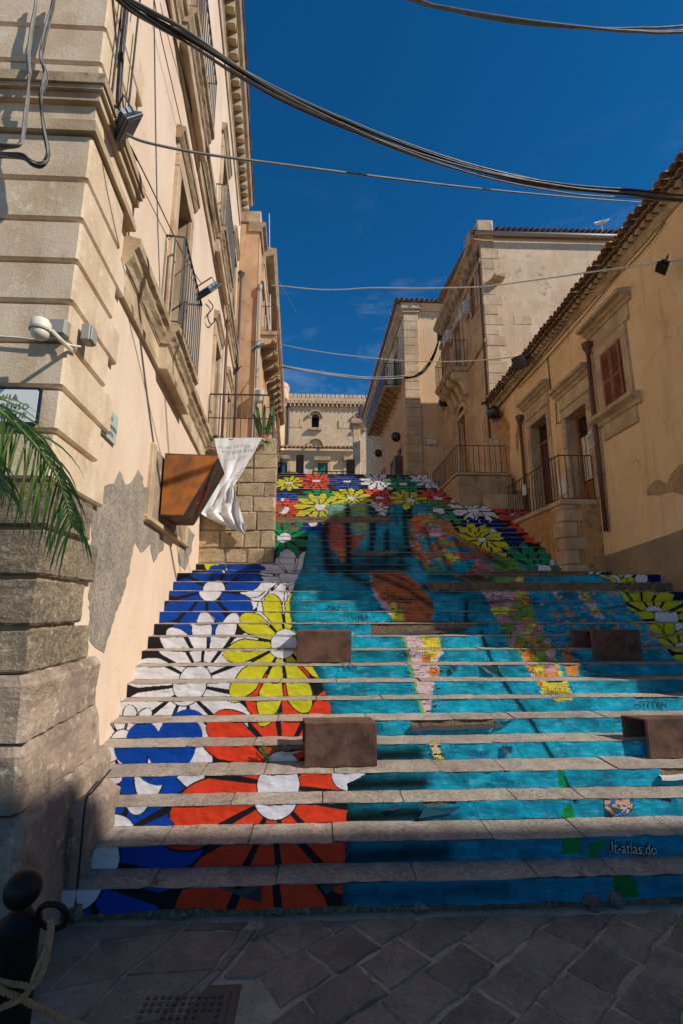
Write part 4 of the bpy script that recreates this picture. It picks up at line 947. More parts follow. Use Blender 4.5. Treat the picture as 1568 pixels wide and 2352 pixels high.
sh=obj('sheet',MB().add(vs+vs2,fs+[tuple(n_+i for i in f) for f in fs]),MT['vinylwhite'],bn,smooth=True,weld=False)
MT['bprint']=paint('banner_print',(90,90,92),.5)
its=[('ASCEND THE STAIRS, TU',0,0,.075,0,'LEFT',1.2),('AND YOUR SCENT',0,0,.08,0,'LEFT',1.15)]
for (v_,f_),(x,y,sz) in zip(textmesh(its),[(502,1029,.068),(510,1040,.078)]):
    p=atY(x,y,PY-.165); obj('lettering',MB().add([(p[0]+v[0]*sz*.72,PY-.165-.01*math.sin(v[0]*2),p[2]+v[1]*sz-.02*math.sin(v[0]*.6)) for v in v_],f_),MT['bprint'],bn,weld=False)
def line(pix,Y,r=.003): return MB().tube([atY(x,y,Y) for x,y in pix],r,4)
for pix in ([(562,1075),(555,1082),(545,1086),(540,1093)],[(545,1086),(560,1084),(574,1079),(568,1072),(552,1080)],[(541,1098),(552,1096),(558,1092),(548,1090),(541,1098)],[(545,1118),(548,1108),(556,1104),(560,1110),(556,1118),(562,1122),(556,1128),(548,1126),(540,1122),(545,1118)],[(552,1118),(550,1110),(545,1106),(540,1112),(546,1118)]):
    obj('gold_drawing',line(pix,PY-.17),MT['gold'],bn)
obj('tie_cord',MB().tube([atY(x,y,PY-.08) for x,y in [(496,1006),(520,1009),(560,1008),(604,1004)]],.004,4),MT['dcable'],bn)
# cactus in a pot on the terrace
ca2=thing('potted_cactus',(xr_-.25,PY+.25,ztp),'tall green columnar cactus standing behind the terrace railing','cactus')
obj('pot',MB().lathe((xr_-.25,PY+.25,ztp-.02),[(.07,0),(.09,.15),(.1,.16),(.085,.162),(.08,.13)],12),MT['terracotta'],ca2)
for i in range(8):
    a=i*.8; dx,dy=.1*math.cos(a),.08*math.sin(a); hgt=random.uniform(.35,.72); bp=(xr_-.25+dx*.5,PY+.25+dy*.5,ztp+.1)
    g=MB(); pts=[(bp[0]+dx*t*1.4,bp[1]+dy*t,bp[2]+hgt*t) for t in (0,.3,.6,.9,1)]; g.tube(pts,[.025,.032,.032,.026,.008],7); obj('stem',g,MT['cactus'],ca2)
# ================================================================ second house on the left (L2)
S2=S_END+.02; 
l2=thing('orange_house',Lf(S2+1,-.5,3.7),'narrow orange plastered house with scrolled balcony brackets beyond the terrace','building')
Y2=Lf(S2,0,0)[1]
xo=atY(590,700,Y2)[0]; xo2=atY(602,700,Y2+.1)[0]
o2=(xo-Lf(S2,0,0)[0]); zt2=atY(575,515,Y2)[2]
def L2f(s,o,z): return (xo+.10*(s)*-.9*0+LM*1.0*s*.55+o, Y2+.25+s, z)
obj('wall',MB().add([(Lf(S2,0,0)[0]-3,Y2,-1),(xo,Y2,-1),(xo,Y2,zt2),(Lf(S2,0,0)[0]-3,Y2,zt2)],[(0,1,2,3)]).add([(xo-4,Y2,zt2),(xo,Y2,zt2),L2f(14,0,zt2),L2f(14,-4,zt2)],[(0,1,2,3)]),MT['orange'],l2)
obj('parapet_moulding',MB().prof(L2f,[(-.3,zt2-.25),(.05,zt2-.25),(.08,zt2-.12),(.16,zt2-.08),(.16,zt2+.05),(-.3,zt2+.05)],-.29,.6),MT['trimdark'],l2)
obj('parapet',MB().box(L2f,-.28,.35,-.55,.02,zt2+.05,zt2+.42,.02),MT['trim'],l2)
obj('cornice',MB().prof(L2f,[(-.05,zt2-.55),(.1,zt2-.55),(.12,zt2-.3),(.34,zt2-.22),(.40,zt2-.08),(.42,zt2+.0),(-.05,zt2+.05)],.62,14,20,.004),MT['trimdark'],l2)
obj('dentil_band',MB().prof(L2f,[(-.05,zt2-1.1),(.08,zt2-1.1),(.08,zt2-.56),(-.05,zt2-.56)],.62,14),MT['trim'],l2)
def scroll_balcony(s0,s1,o,zb3,nb,plants=False):
    B=thing('balcony',L2f((s0+s1)/2,0,zb3),parent=l2)
    obj('slab',MB().prof(L2f,[(0,zb3-.12),(o-.04,zb3-.12),(o,zb3-.05),(o+.02,zb3-.04),(o+.02,zb3),(0,zb3)],s0,s1),MT['trimdark'],B)
    for i in range(nb):
        s=s0+.12+(s1-s0-.24)*i/(nb-1)
        # scrolled bracket
        pr=[(.0,zb3-.12),(o-.06,zb3-.12),(o-.02,zb3-.20),(o-.06,zb3-.29),(o-.16,zb3-.27),(o-.2,zb3-.36),(.06,zb3-.44),(.0,zb3-.52)]
        obj('bracket',MB().prof(L2f,pr,s-.07,s+.07),MT['trim'],B)
        g=MB(); c=L2f(s-.075,o-.1,zb3-.21); 
        pts=[(c[0]+(.075-.009*k)*math.cos(k*.8),c[1],c[2]+(.075-.009*k)*math.sin(k*.8)) for k in range(8)]; g.tube(pts,.012,5); obj('scroll',g,MT['trim'],B)
    rail(B,L2f,[(s0,0),(s0,o-.02),(s1,o-.02),(s1,0)],zb3,zb3+.8,.16,.009,'rust',.012)
    return B
zb3=atY(612,762,Y2+1.3)[2]
scroll_balcony(1.0,3.4,.5,zb3,4); zb4=atY(620,845,Y2+4)[2]; scroll_balcony(3.9,7.6,.5,zb4,7)
zb5=atY(625,990,Y2+4.4)[2]; scroll_balcony(4.2,8.0,.42,zb5+.1,6)
for (s,z_,h_) in [(1.6,zb3,1.5),(2.6,zb3,1.5),(4.6,zb4,1.4),(6.2,zb4,1.4),(.5,ztp,1.5),(4.8,zb5+.1,1.3)]: opening(s,s+.6,z_,z_+h_,.12,True,'dgreen',fr=L2f,par=l2)
obj('side_wall',wall_holes(L2f,-.25,14,-1,zt2,WH['L2']),MT['orange'],l2)
# air conditioner
acu=thing('air_conditioner',L2f(.4,.1,4.4),'white air conditioner with louvred grille on the orange house','air conditioner')
p=atY(596,910,Y2-.12); obj('case',MB().box(If,p[0]-.11,p[0]+.11,p[1]-.1,p[1]+.08,p[2]-.17,p[2]+.17,.012),MT['ac'],acu)
for i in range(9): obj('louvre',MB().box(If,p[0]-.085,p[0]+.03,p[1]-.112,p[1]-.102,p[2]-.14+i*.031,p[2]-.125+i*.031),MT['greyplastic'],acu)
# downpipes
def pipe(nm,label,pts,r,mat,fun=None,bands=()):
    T=thing(nm,pts[-1],label,'downpipe'); obj('pipe',MB().tube(pts,r,9),MT[mat],T,smooth=True)
    if fun:
        obj('hopper',MB().lathe(pts[0],fun,12),MT[mat],T)
    for b in bands: obj('bracket_band',MB().lathe(b,[(r+.004,-.012),(r+.012,-.010),(r+.012,.010),(r+.004,.012)],9),MT[mat],T)
    return T
s_=S_END-.12; a0=Lf(s_,.08,0)
pt=LP(540,490,.1); pipe('downpipe','dark grey downpipe with funnel head at the far end of the palazzo',[Lf(s_,.09,pt[1]),Lf(s_,.09,ztp)],.035,'pipegrey',[(.03,-.02),(.07,.1),(.09,.14),(.09,.18),(.07,.18)])
s_=LP(524,760,.08)[0]; z_=LP(526,745,.08)[1]; pipe('downpipe','brown downpipe running down to the terrace beside the palazzo balcony',[Lf(s_,.07,z_),Lf(s_,.07,ztp-.02)],.028,'pipebrown',[(.028,-.02),(.04,.03),(.04,.06),(.03,.06)],[Lf(s_,.07,ztp+.6)])
pg_=atY(597,690,Y2-.05); pipe('downpipe','pale grey downpipe on the corner of the orange house',[(pg_[0],Y2-.05,atY(593,665,Y2)[2]),(pg_[0],Y2-.05,ztp)],.04,'greyplastic',[(.04,-.1),(.06,-.02),(.06,.1),(.045,.12)],[(pg_[0],Y2-.05,zt2-4.6)])
# radio mast with guy wires
mast=thing('antenna_mast',L2f(2.4,.4,zb3),'thin pole antenna with guy wires rising above the orange house','antenna')
m0=atY(625,700,Y2+2.5); m1=atY(619,490,Y2+2.5); obj('pole',MB().tube([(m0[0],m0[1],m0[2]-1.2),m1],[.02,.012],6),MT['ac'],mast)
mm=atY(621,608,Y2+2.5)
for q in ((602,700),(682,718)): obj('guy_wire',MB().tube([mm,atY(q[0],q[1],Y2+2.2)],.006,4),MT['cable'],mast)
for i in range(9):
    a=i*.7; obj('dipole',MB().tube([mm,(mm[0]+.22*math.cos(a),mm[1]+.1*math.sin(a*2),mm[2]+.2*math.sin(a))],.004,3),MT['rust'],mast)
# ================================================================ ochre house on the right (R1)
r1=thing('ochre_house',(4.6,7.5,.5),'low ochre plastered house with clay tile eaves, two doors and a shuttered window','building')
RY0,RY1=3.56,11.45; ZE=5.03
r1w=MB().add([Rf(RY0,0,-1.7),Rf(RY0,-5,-1.7),Rf(RY0,-5,ZE+1.6),Rf(RY0,-2.5,ZE+1.2),Rf(RY0,0,ZE)],[(0,1,2,3,4)]).add([Rf(RY1,0,-1.7),Rf(RY1,-5,-1.7),Rf(RY1,-5,ZE+1.6),Rf(RY1,0,ZE)],[(0,1,2,3)])
patch([RPX for RPX in [(1138,960),(1152,948),(1166,962),(1172,1010),(1168,1060),(1178,1110),(1172,1140),(1156,1152),(1142,1150),(1140,1080)]],Rf,RP,.004,'ochre_peel',r1)
patch([(1185,960),(1192,950),(1192,1000),(1188,1040),(1182,1030)],Rf,RP,.004,'ochre_peel',r1)
patch([(1484,1120),(1500,1105),(1512,1102),(1530,1112),(1545,1080),(1568,1065),(1600,1060),(1600,1140),(1568,1140),(1545,1130),(1520,1138),(1500,1136),(1486,1138)],Rf,RP,.004,'peelpale',r1)
d0=RP(1568,1215); d1=RP(1400,1284)
obj('dado',MB().add([Rf(RY0+.0,.006,-1.6),Rf(7.9,.006,-1.6),Rf(7.9,.006,.72),Rf(5.6,.006,.93),Rf(RY0,.006,1.05)],[(0,1,2,3,4)]),MT['dado'],r1)
obj('dado',MB().add([Rf(9.7,.006,1.5),Rf(RY1,.006,1.5),Rf(RY1,.006,2.75),Rf(9.7,.006,2.5)],[(0,1,2,3)]),MT['dado'],r1)
# roof with eave tiles
roof=obj('roof',MB().add([Rf(RY0-.2,.22,ZE+.12),Rf(RY1,.22,ZE+.12),Rf(RY1,-5,ZE+2.0),Rf(RY0-.2,-5,ZE+2.0)],[(0,1,2,3)]),MT['tile'],r1)
obj('cornice_fillet',MB().prof(Rf,[(-.02,ZE-.10),(.03,ZE-.10),(.06,ZE-.03),(.07,ZE+.0),(.12,ZE+.05),(.12,ZE+.09),(-.02,ZE+.11)],RY0-.1,RY1,50,.006),MT['trimdark'],r1)
def tile_mesh(r=.062,L_=.5,inv=False,n=6):
    g=MB(); vs=[]
    for e,(o,q) in enumerate(((0,1.0),(L_,.86))):
        for k in range(n+1):
            a=math.pi*k/n; vs.append((-math.cos(a)*r*q,o,math.sin(a)*r*q*(-.55 if inv else .8)))
            
        for k in range(n+1):
            a=math.pi*k/n; vs.append((-math.cos(a)*(r-.014)*q,o,math.sin(a)*(r-.014)*q*(-.55 if inv else .8)))
    m=n+1; fs=[]
    for k in range(n): fs+=[(k,k+1,2*m+k+1,2*m+k),(m+k,m+k+1,3*m+k+1,3*m+k),(k,k+1,m+k+1,m+k)]
    return vs,fs
def mesh_from(nm,vs,fs,mat):
    me=bpy.data.meshes.new(nm); me.from_pydata([Vector(v)*K for v in vs],[],fs); me.materials.append(mat)
    me.polygons.foreach_set('use_smooth',[True]*len(me.polygons)); return me
TM=mesh_from('roof_tile',*tile_mesh(),MT['tile']); TM2=mesh_from('under_tile',*tile_mesh(.06,.3,True),MT['trim']); TMP=mesh_from('roof_tile',*tile_mesh(.056,.3),MT['trim'])
def put_tiles(par,y0,y1,xe,ze,slope,sx=1,step=.158,rows=3,axis='x'):
    y=y0; sl2=math.atan(slope)
    while y<y1:
        for r_ in range(rows):
            ob=bpy.data.objects.new('roof_tile',TM); sc.collection.objects.link(ob)
            jit=random.uniform(-.02,.02); d=r_*.4
            if axis=='x': P0=W((xe+jit+d*math.cos(sl2)*sx,y,ze+d*math.sin(sl2)+.02+random.uniform(-.006,.006))); rot=(sl2,0,-math.pi/2*sx)
            else: P0=W((y,xe+jit+d*math.cos(sl2),ze+d*math.sin(sl2)+.02+random.uniform(-.006,.006))); rot=(sl2,0,0)
            place(ob,P0,par); ob.rotation_euler=rot; ob.rotation_euler.z+=random.uniform(-.05,.05)
        y+=step
put_tiles(roof,RY0-.1,RY1+.02,4.44-.30,ZE+.10,.36,1,.126,2)
y=RY0-.1+.063
while y<RY1:
    ob=bpy.data.objects.new('under_tile',TM2); sc.collection.objects.link(ob); place(ob,W((4.44-.22,y,ZE+.10)),roof); ob.rotation_euler=(.1,0,-math.pi/2); y+=.126
# mortared second tile course
y=RY0
while y<RY1:
    ob=bpy.data.objects.new('roof_tile',TMP); sc.collection.objects.link(ob); place(ob,W((4.44-.17+random.uniform(-.01,.01),y,ZE+.0)),roof); ob.rotation_euler=(.05,0,-math.pi/2); y+=.126
# doors and window on R1
def hood(par,fr,s0,s1,z0,m='rstone',deep=.17):
    obj('frieze',MB().prof(fr,[(-.02,z0-.26),(.03,z0-.26),(.045,z0-.22),(.02,z0-.21),(.02,z0-.001),(-.02,z0-.001)],s0+.08,s1-.08,6,.003),MT[m],par)
    obj('hood',MB().prof(fr,[(-.02,z0),(.04,z0),(.06,z0+.04),(.11,z0+.07),(.12,z0+.10),(deep,z0+.12),(deep+.005,z0+.17),(-.02,z0+.2)],s0,s1,16,.005),MT[m],par)
def door(s0,s1,z0,z1,kind,jw=.14,dp=.2):
    D=thing('door',Rf((s0+s1)/2,0,z0),parent=r1); WH['R'].append((s0,s1,z0,z1))
    for a,b in((s0-jw,s0),(s1,s1+jw)):
        zz=z0
        while zz<z1+.001:
            h=min(random.uniform(.3,.5),z1-zz)
            if h<.02: break
            obj('jamb_stone',MB().box(Rf,a,b,-.02,.03,zz+.003,zz+h-.003,.008,.003),MT['rstone'],D); zz+=h
    obj('lintel',MB().box(Rf,s0-jw,s1+jw,-.02,.032,z1+.003,z1+.16,.008,.003),MT['rstone'],D)
    obj('reveal',MB().box(Rf,s0-.001,s1+.001,-dp-.05,-dp-.03,z0,z1).add([Rf(s0,.02,z0),Rf(s0,-dp,z0),Rf(s0,-dp,z1),Rf(s0,.02,z1)],[(0,1,2,3)]).add([Rf(s1,.02,z0),Rf(s1,-dp,z0),Rf(s1,-dp,z1),Rf(s1,.02,z1)],[(0,1,2,3)]).add([Rf(s0,.02,z1),Rf(s0,-dp,z1),Rf(s1,-dp,z1),Rf(s1,.02,z1)],[(0,1,2,3)]),MT['rstone'],D)
    hood(D,Rf,s0-jw-.1,s1+jw+.1,z1+.44)
    return D
def rp2(u,v,o=0): return RP((2000+u/2.145)*.57415,(1100+v/2.145)*.57415,o)
n2,zt_=rp2(735,1108); f2,_=rp2(560,1225); zt_=(zt_+rp2(560,1225)[1])/2; z0d=1.71
D2=door(n2,f2,z0d,zt_,'glass')
n1,za=rp2(395,1195); f1,zb_=rp2(255,1305); zt1=(za+zb_)/2; z01=1.98
D1=door(n1,f1,z01,zt1,'wood')
# ---- R1 door leaves, window, platform
def leaf(D,s0,s1,z0,z1,glass):
    f=.055; o=-.2
    if glass:
        g=MB().box(Rf,s0,s0+f,o-.03,o+.02,z0,z1,.004); obj('stile',g,MT['wood'],D); obj('stile',MB().box(Rf,s1-f,s1,o-.03,o+.02,z0,z1,.004),MT['wood'],D)
        obj('top_rail',MB().box(Rf,s0+f,s1-f,o-.03,o+.018,z1-f,z1,.004),MT['wood'],D)
        obj('lower_panel',MB().box(Rf,s0+f,s1-f,o-.03,o+.016,z0,z0+.42,.004),MT['wood'],D)
        for i in range(2):
            for j in range(2): 
                w_=(s1-s0-2*f)/2; a=s0+f+i*w_; obj('raised_panel',MB().box(Rf,a+.02,a+w_-.02,o+.01,o+.026,z0+.05+j*.19,z0+.2+j*.19,.008),MT['wood'],D)
        obj('pane',MB().box(Rf,s0+f,s1-f,o-.012,o-.006,z0+.42,z1-f),MT['glass'],D)
        obj('curtain',MB().add([Rf(s0+f+(s1-s0-2*f)*i/14,o-.004+.004*math.sin(i*2.2),z) for z in (z0+.46,z1-f-.35) for i in range(15)],[(i,i+1,16+i,15+i) for i in range(14)]),MT['curtain'],D)
        obj('handle',MB().tube([Rf(s0+.03,o+.05,z0+.85),Rf(s0+.03,o+.05,z0+.78)],.008,6),MT['black'],D)
    else:
        obj('transom_frame',MB().box(Rf,s0,s1,o-.03,o+.02,z1-.42,z1-.36,.004),MT['wood'],D); obj('stile',MB().box(Rf,s0,s0+.05,o-.03,o+.02,z0,z1,.004),MT['darkwood'],D); obj('stile',MB().box(Rf,s1-.05,s1,o-.03,o+.02,z0,z1,.004),MT['darkwood'],D)
        obj('transom_pane',MB().box(Rf,s0+.05,s1-.05,o-.012,o-.006,z1-.36,z1),MT['glass'],D)
        n=7; w_=(s1-s0-.1)/n
        for i in range(n): obj('board',MB().box(Rf,s0+.05+i*w_+.002,s0+.05+(i+1)*w_-.002,o-.03,o+.01,z0,z1-.42,.006),MT['darkwood'],D)
leaf(D2,n2,f2,z0d,zt_,True); leaf(D1,n1,f1,z01,zt1,False)
# shuttered window
w0,zw1=rp2(1035,540); w1,_=rp2(862,705); zw0=(rp2(1100,1045)[1]+rp2(925,1190)[1])/2; zw1=(zw1+rp2(862,705)[1])/2
w0=rp2(1075,800)[0]; w1=rp2(890,900)[0]
wn=thing('window',Rf((w0+w1)/2,0,zw0),parent=r1)
for a,b in((w0-.13,w0),(w1,w1+.13)): obj('jamb',MB().box(Rf,a,b,-.01,.04,zw0,zw1,.008),MT['rstone'],wn)
obj('lintel',MB().box(Rf,w0-.13,w1+.13,-.01,.042,zw1+.002,zw1+.17,.008),MT['rstone'],wn)
hood(wn,Rf,w0-.30,w1+.30,zw1+.44,'rstone',.2)
obj('sill',MB().prof(Rf,[(-.01,zw0-.17),(.04,zw0-.17),(.06,zw0-.11),(.13,zw0-.07),(.15,zw0-.06),(.155,zw0-.002),(-.01,zw0-.002)],w0-.26,w1+.26,12,.004),MT['rstone'],wn)
obj('apron',MB().box(Rf,w0-.14,w1+.14,-.01,.03,zw0-.42,zw0-.172,.008),MT['rstone'],wn)
obj('frame',MB().box(Rf,w0,w1,.0,.03,zw0,zw1,.004),MT['wood'],wn)
for i in range(2):
    a=w0+.03+i*(w1-w0-.06)/2; b=a+(w1-w0-.06)/2-.008
    S=obj('shutter',MB().box(Rf,a,b,.03,.045,zw0+.02,zw1-.02,.004),MT['wood'],wn)
    for (q0,q1) in ((a,a+.035),(b-.035,b)): obj('stile',MB().box(Rf,q0,q1,.045,.062,zw0+.02,zw1-.02,.004),MT['wood'],S)
    zmid=zw0+(zw1-zw0)*.45
    for (r0,r1_) in ((zw0+.02,zw0+.07),(zmid,zmid+.04),(zw1-.06,zw1-.02)): obj('cross_rail',MB().box(Rf,a+.035,b-.035,.045,.060,r0,r1_,.003),MT['wood'],S)
    z=zw0+.09
    while z<zw1-.09:
        if not(zmid-.03<z<zmid+.04): obj('slat',MB().prof(Rf,[(.044,z+.022),(.060,z),(.060,z+.006),(.044,z+.028)],a+.035,b-.035),MT['wood'],S)
        z+=.034
m_=wall_holes(Rf,RY0,RY1,-1.7,ZE,WH['R']); m_.add(r1w.v,r1w.f); obj('wall',m_,MT['ochre'],r1)
# entrance platform
plat=thing('entrance_platform',(4.1,8.2,.5),'worn stone entrance platform below the doors of the ochre house','platform')
PX=3.82; PY0,PY1=7.25,9.32; PZ=1.69
obj('core',MB().box(If,PX+.02,4.44,PY0+.02,PY1,.3,PZ-.07),MT['ochre_peel'],plat)
obj('coping',MB().box(If,PX-.015,4.435,PY0-.015,PY0+.22,PZ-.085,PZ,.012,.004),MT['rstone'],plat)
yy=PY0+.222
while yy<PY1-.1: l=min(random.uniform(.35,.6),PY1-yy); obj('coping',MB().box(If,PX-.015,PX+.2,yy,yy+l-.006,PZ-.085,PZ,.012,.004),MT['rstone'],plat); yy+=l
obj('paving',MB().box(If,PX+.2,4.43,PY0+.22,PY1,PZ-.06,PZ-.004),MT['rstone'],plat)
zz=.45; i=0
while zz<PZ-.1:
    h=random.uniform(.18,.3); h=min(h,PZ-.088-zz); l=.22 if i%2 else .34
    if h>.03:
        obj('corner_stone',MB().box(If,PX-.004,PX+l,PY0-.006,PY0+(.34 if i%2 else .22),zz,zz+h-.006,.014,.005),MT['rstone'],plat)
    zz+=h; i+=1
obj('plaster_front',MB().box(If,PX+.3,4.436,PY0+.0,PY0+.03,.3,PZ-.09),MT['ochre_peel'],plat)
rail(plat,If,[(4.40,PY0+.03),(PX+.03,PY0+.03),(PX+.03,PY1+.1)],PZ,PZ+.74,.115,.008,'iron',.011)
obj('step_block',MB().box(If,3.62,4.43,9.98,10.30,2.0,2.42,.02,.01),MT['rstone'],plat)
# small fittings on R1
def boxthing(nm,label,cat,fr,a,b,z,w,h,d,mat,extra=None):
    T=thing(nm,fr(a,b,z),label,cat); obj('case',MB().box(fr,a-w/2,a+w/2,b,b+d,z,z+h,.006),MT[mat],T)
    obj('cover',MB().box(fr,a-w/2+.01,a+w/2-.01,b+d,b+d+.004,z+.02,z+h*.7),MT[extra or mat],T); return T
q=rp2(365,1690,.06); boxthing('letter_box','white metal letter box hung on the platform railing','letter box',If,PX+.03,8.55,PZ+.38,.05,.2,.12,'ac')
q=rp2(780,1440,.03); boxthing('intercom','small pale intercom panel beside the glazed door','intercom',Rf,q[0],.034,q[1],.10,.2,.015,'ac','greyplastic')
q=rp2(545,1880); boxthing('meter_hatch','white utility meter hatch on the grey dado between the two doors','meter hatch',Rf,q[0],.004,q[1]-.02,.28,.36,.015,'ac','white')
# downpipes
def rpipe(lbl,u0,v0,u1,v1,mat):
    a=rp2(u0,v0,.08); b=rp2(u1,v1,.06)
    return pipe('downpipe',lbl,[Rf(a[0],.075,a[1]-.05),Rf(b[0],.06,b[1])],.034,mat,[(.034,-.06),(.05,.02),(.085,.10),(.09,.16),(.08,.16)],[Rf((a[0]+b[0])/2,.07,a[1]*.3+b[1]*.7)])
rpipe('dark brown downpipe with funnel head beside the shuttered window',745,640,905,2200,'pipebrown')
rpipe('brown downpipe with funnel head left of the wooden door',163,1250,225,2000,'pipebrown')
# cables under the eaves
def cable(label,pts,r=.008,mat='dcable',cat='cable',sag=0.,n=1,group=None,spread=.02):
    P=[]
    for i in range(len(pts)-1):
        a,b=Vector(pts[i]),Vector(pts[i+1]); m=max(2,int((b-a).length/.25)); m=min(m,40)
        for k in range(m):
            t=k/m; q=a.lerp(b,t); q.z-=sag*4*t*(1-t) if sag else 0; P.append(q)
    P.append(Vector(pts[-1]))
    if n==1: return obj('cable',MB().tube(P,r,5),MT[mat],label=label,cat=cat,group=group,smooth=True)
    T=thing('cable_bundle',pts[0],label,cat,group)
    for i in range(n):
        ph=random.uniform(0,6); a=random.uniform(.4,1)*spread; e=random.uniform(.7,1.25)
        Q=[p+Vector((a*math.cos(ph+j*.08),.3*a*math.sin(ph),a*math.sin(ph+j*.11)*1.2-(e-1)*sag*1.2*math.sin(math.pi*j/(len(P)-1)))) for j,p in enumerate(P)]
        obj('strand',MB().tube(Q,r*random.uniform(.8,1.25),5),MT[mat if i%3 else ('dcable' if mat!='dcable' else 'cable')],T,smooth=True)
    return T
e0=rp2(900,0,.05); e1=rp2(0,1105,.05)
cable('bundle of dark cables clipped along the ochre wall under the tile eaves',[Rf(e0[0]-1.2,.04,e0[1]+.02),Rf(e0[0],.04,e0[1]),Rf((e0[0]+e1[0])/2,.04,(e0[1]+e1[1])/2-.02),Rf(RY1-.1,.04,e1[1])],.010,'dcable',n=3,spread=.02)
e0=rp2(1000,0,.04); e1=rp2(150,970,.04)
cable('single dark cable hanging below the cable bundle on the ochre wall',[Rf(e0[0]-1,.03,e0[1]),Rf(e0[0],.03,e0[1]),Rf(e1[0],.03,e1[1])],.008,sag=.05)
for (pp,lb) in (([(480,1095),(486,1180),(490,1280),(520,1262)],'hooked loose cable end on the wall between the doors'),([(410,700),(425,850),(440,1000)],'thin cable dropping from the eaves beside the left door hood')):
    cable(lb,[Rf(*((lambda t:(t[0],.02,t[1]))(rp2(u,v)))) for u,v in pp],.009)
# twin round lamps (two globes on a bracket)
def globe_lamp(label,c,nv,r=.13,two=True,g=None):
    T=thing('globe_speaker',c,label,'wall lamp'); nv=Vector(nv)
    for i,(d,oz) in enumerate(((.16,0.04),(.22,-.05)) if two else ((.16,0),)):
        q=Vector(c)+nv*d+Vector((0,-.13 if i else .13,oz))*(1 if two else 0)
        obj('globe',MB().ball(tuple(q),r,18),MT['globe'],T,smooth=True); obj('collar',MB().lathe(tuple(q+Vector((0,0,-r*.8))),[(r*.45,-.03),(r*.55,0),(r*.6,.03)],12),MT['black'],T)
    obj('arm',MB().tube([tuple(Vector(c)+Vector((0,0,-.12))),tuple(Vector(c)+nv*.2+Vector((0,0,-.16)))],.018,6),MT['black'],T)
MT['globe']=paint('smoked_globe',(58,48,40),.18,.2,.3,4.,spec=.6)
q=RP(1145,950); globe_lamp('pair of smoked globe lamps at the far end of the ochre house',Rf(q[0]-.1,0,q[1]),(-1,0,0),.145)
# ================================================================ grey-gold house B2 beyond the ochre house
b2=thing('tall_plaster_house',(4.6,11.4,2.4),'tall pale plastered house with sagging corner quoins and a bracketed stone balcony','building')
BY0,BY1=11.2,15.7; BZ=atY(1105,545,BY0)[2]
b2p=lambda u,v,o=0:BP((1700+u/2.613)*.57415,(1200+v/2.613)*.57415,o)
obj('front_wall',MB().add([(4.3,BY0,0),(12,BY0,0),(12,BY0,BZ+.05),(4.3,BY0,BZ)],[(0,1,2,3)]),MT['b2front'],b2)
# corner quoins on the front
z=4.6;i=0
while z<BZ-.15:
    h=random.uniform(.28,.42); l=random.choice((.32,.5,.42)); l=.36 if i%2 else .5
    obj('quoin_stone',MB().box(If,4.30-.02,4.30+l,BY0-.012,BY0+.1,z+.006,z+h-.006,.012,.006),MT['b3quoin'],b2); z+=h; i+=1
obj('quoin_stone',MB().box(If,5.05,5.55,BY0-.01,BY0+.05,7.35,7.62,.012,.004),MT['b3quoin'],b2)
obj('broken_bracket',MB().box(If,4.55,4.85,BY0-.22,BY0+.05,8.62,8.74,.02,.012),MT['rstone'],b2)
# roof edge, gutter, chimney block
rf2=obj('roof',MB().add([(4.1,BY0-.12,BZ+.12),(12,BY0-.12,BZ+.2),(12,BY0+4,BZ+1.1),(4.1,BY0+4,BZ+.9)],[(0,1,2,3)]),MT['tile'],b2)
x=4.75
while x<8.9:
    ob=bpy.data.objects.new('roof_tile',TM); sc.collection.objects.link(ob); place(ob,W((x,BY0-.16,BZ+.17+(x-4.3)*.01)),rf2); ob.rotation_euler=(.2,0,0); x+=.16
obj('chimney_block',MB().box(If,4.22,4.66,BY0-.05,BY0+.5,BZ-.02,BZ+.52,.02,.01),MT['trim'],b2)
obj('chimney_block',MB().box(If,4.05,4.23,BY0+.1,BY0+.6,BZ-.1,BZ+.36,.02,.01),MT['trimdark'],b2)
gut=MB().tube([(4.12,BY0-.14,BZ+.0),(9.5,BY0-.14,BZ+.07)],.055,8); obj('gutter',gut,MT['greyplastic'],b2,smooth=True)
# cornice along the side: bars and bracket blocks
obj('side_cornice',MB().prof(Bf,[(-.02,BZ-.30),(.08,BZ-.30),(.12,BZ-.12),(.24,BZ-.05),(.26,BZ+.05),(-.02,BZ+.08)],BY0-.02,BY1,14,.004),MT['trimdark'],b2)
s=BY0+.2
while s<BY1-.05:
    obj('cornice_bracket',MB().box(Bf,s-.05,s+.05,.0,.20,BZ-.62,BZ-.302,.01),MT['trimdark'],b2); s+=.36
obj('cornice_band',MB().prof(Bf,[(-.02,BZ-.80),(.06,BZ-.80),(.07,BZ-.66),(-.02,BZ-.64)],BY0,BY1,8,.003),MT['trimdark'],b2)
# balcony on consoles
sN_,zN_=b2p(455,690); oo=(4.30-atY((1700+245/2.613)*.57415,(1200+685/2.613)*.57415,sN_)[0]); sF_=b2p(100,975,oo)[0]; zbal=zN_
B=thing('balcony',Bf((sN_+sF_)/2,0,zbal),parent=b2)
obj('slab',MB().prof(Bf,[(0,zbal-.14),(oo-.05,zbal-.14),(oo-.03,zbal-.08),(oo,zbal-.07),(oo+.02,zbal),(0,zbal)],sN_,sF_,8,.003),MT['trimdark'],B)
for i in range(4):
    s=sN_+.18+i*(sF_-sN_-.36)/3
    obj('console',MB().prof(Bf,[(0,zbal-.14),(oo-.1,zbal-.14),(oo-.08,zbal-.24),(oo-.18,zbal-.34),(oo*.45,zbal-.38),(oo*.25,zbal-.62),(.1,zbal-.80),(.0,zbal-.84)],s-.11,s+.11),MT['trim'],B)
rail(B,Bf,[(sN_+.03,0),(sN_+.03,oo-.03),(sF_-.03,oo-.03),(sF_-.03,0)],zbal,zbal+.85,.115,.008,'rust',.010)
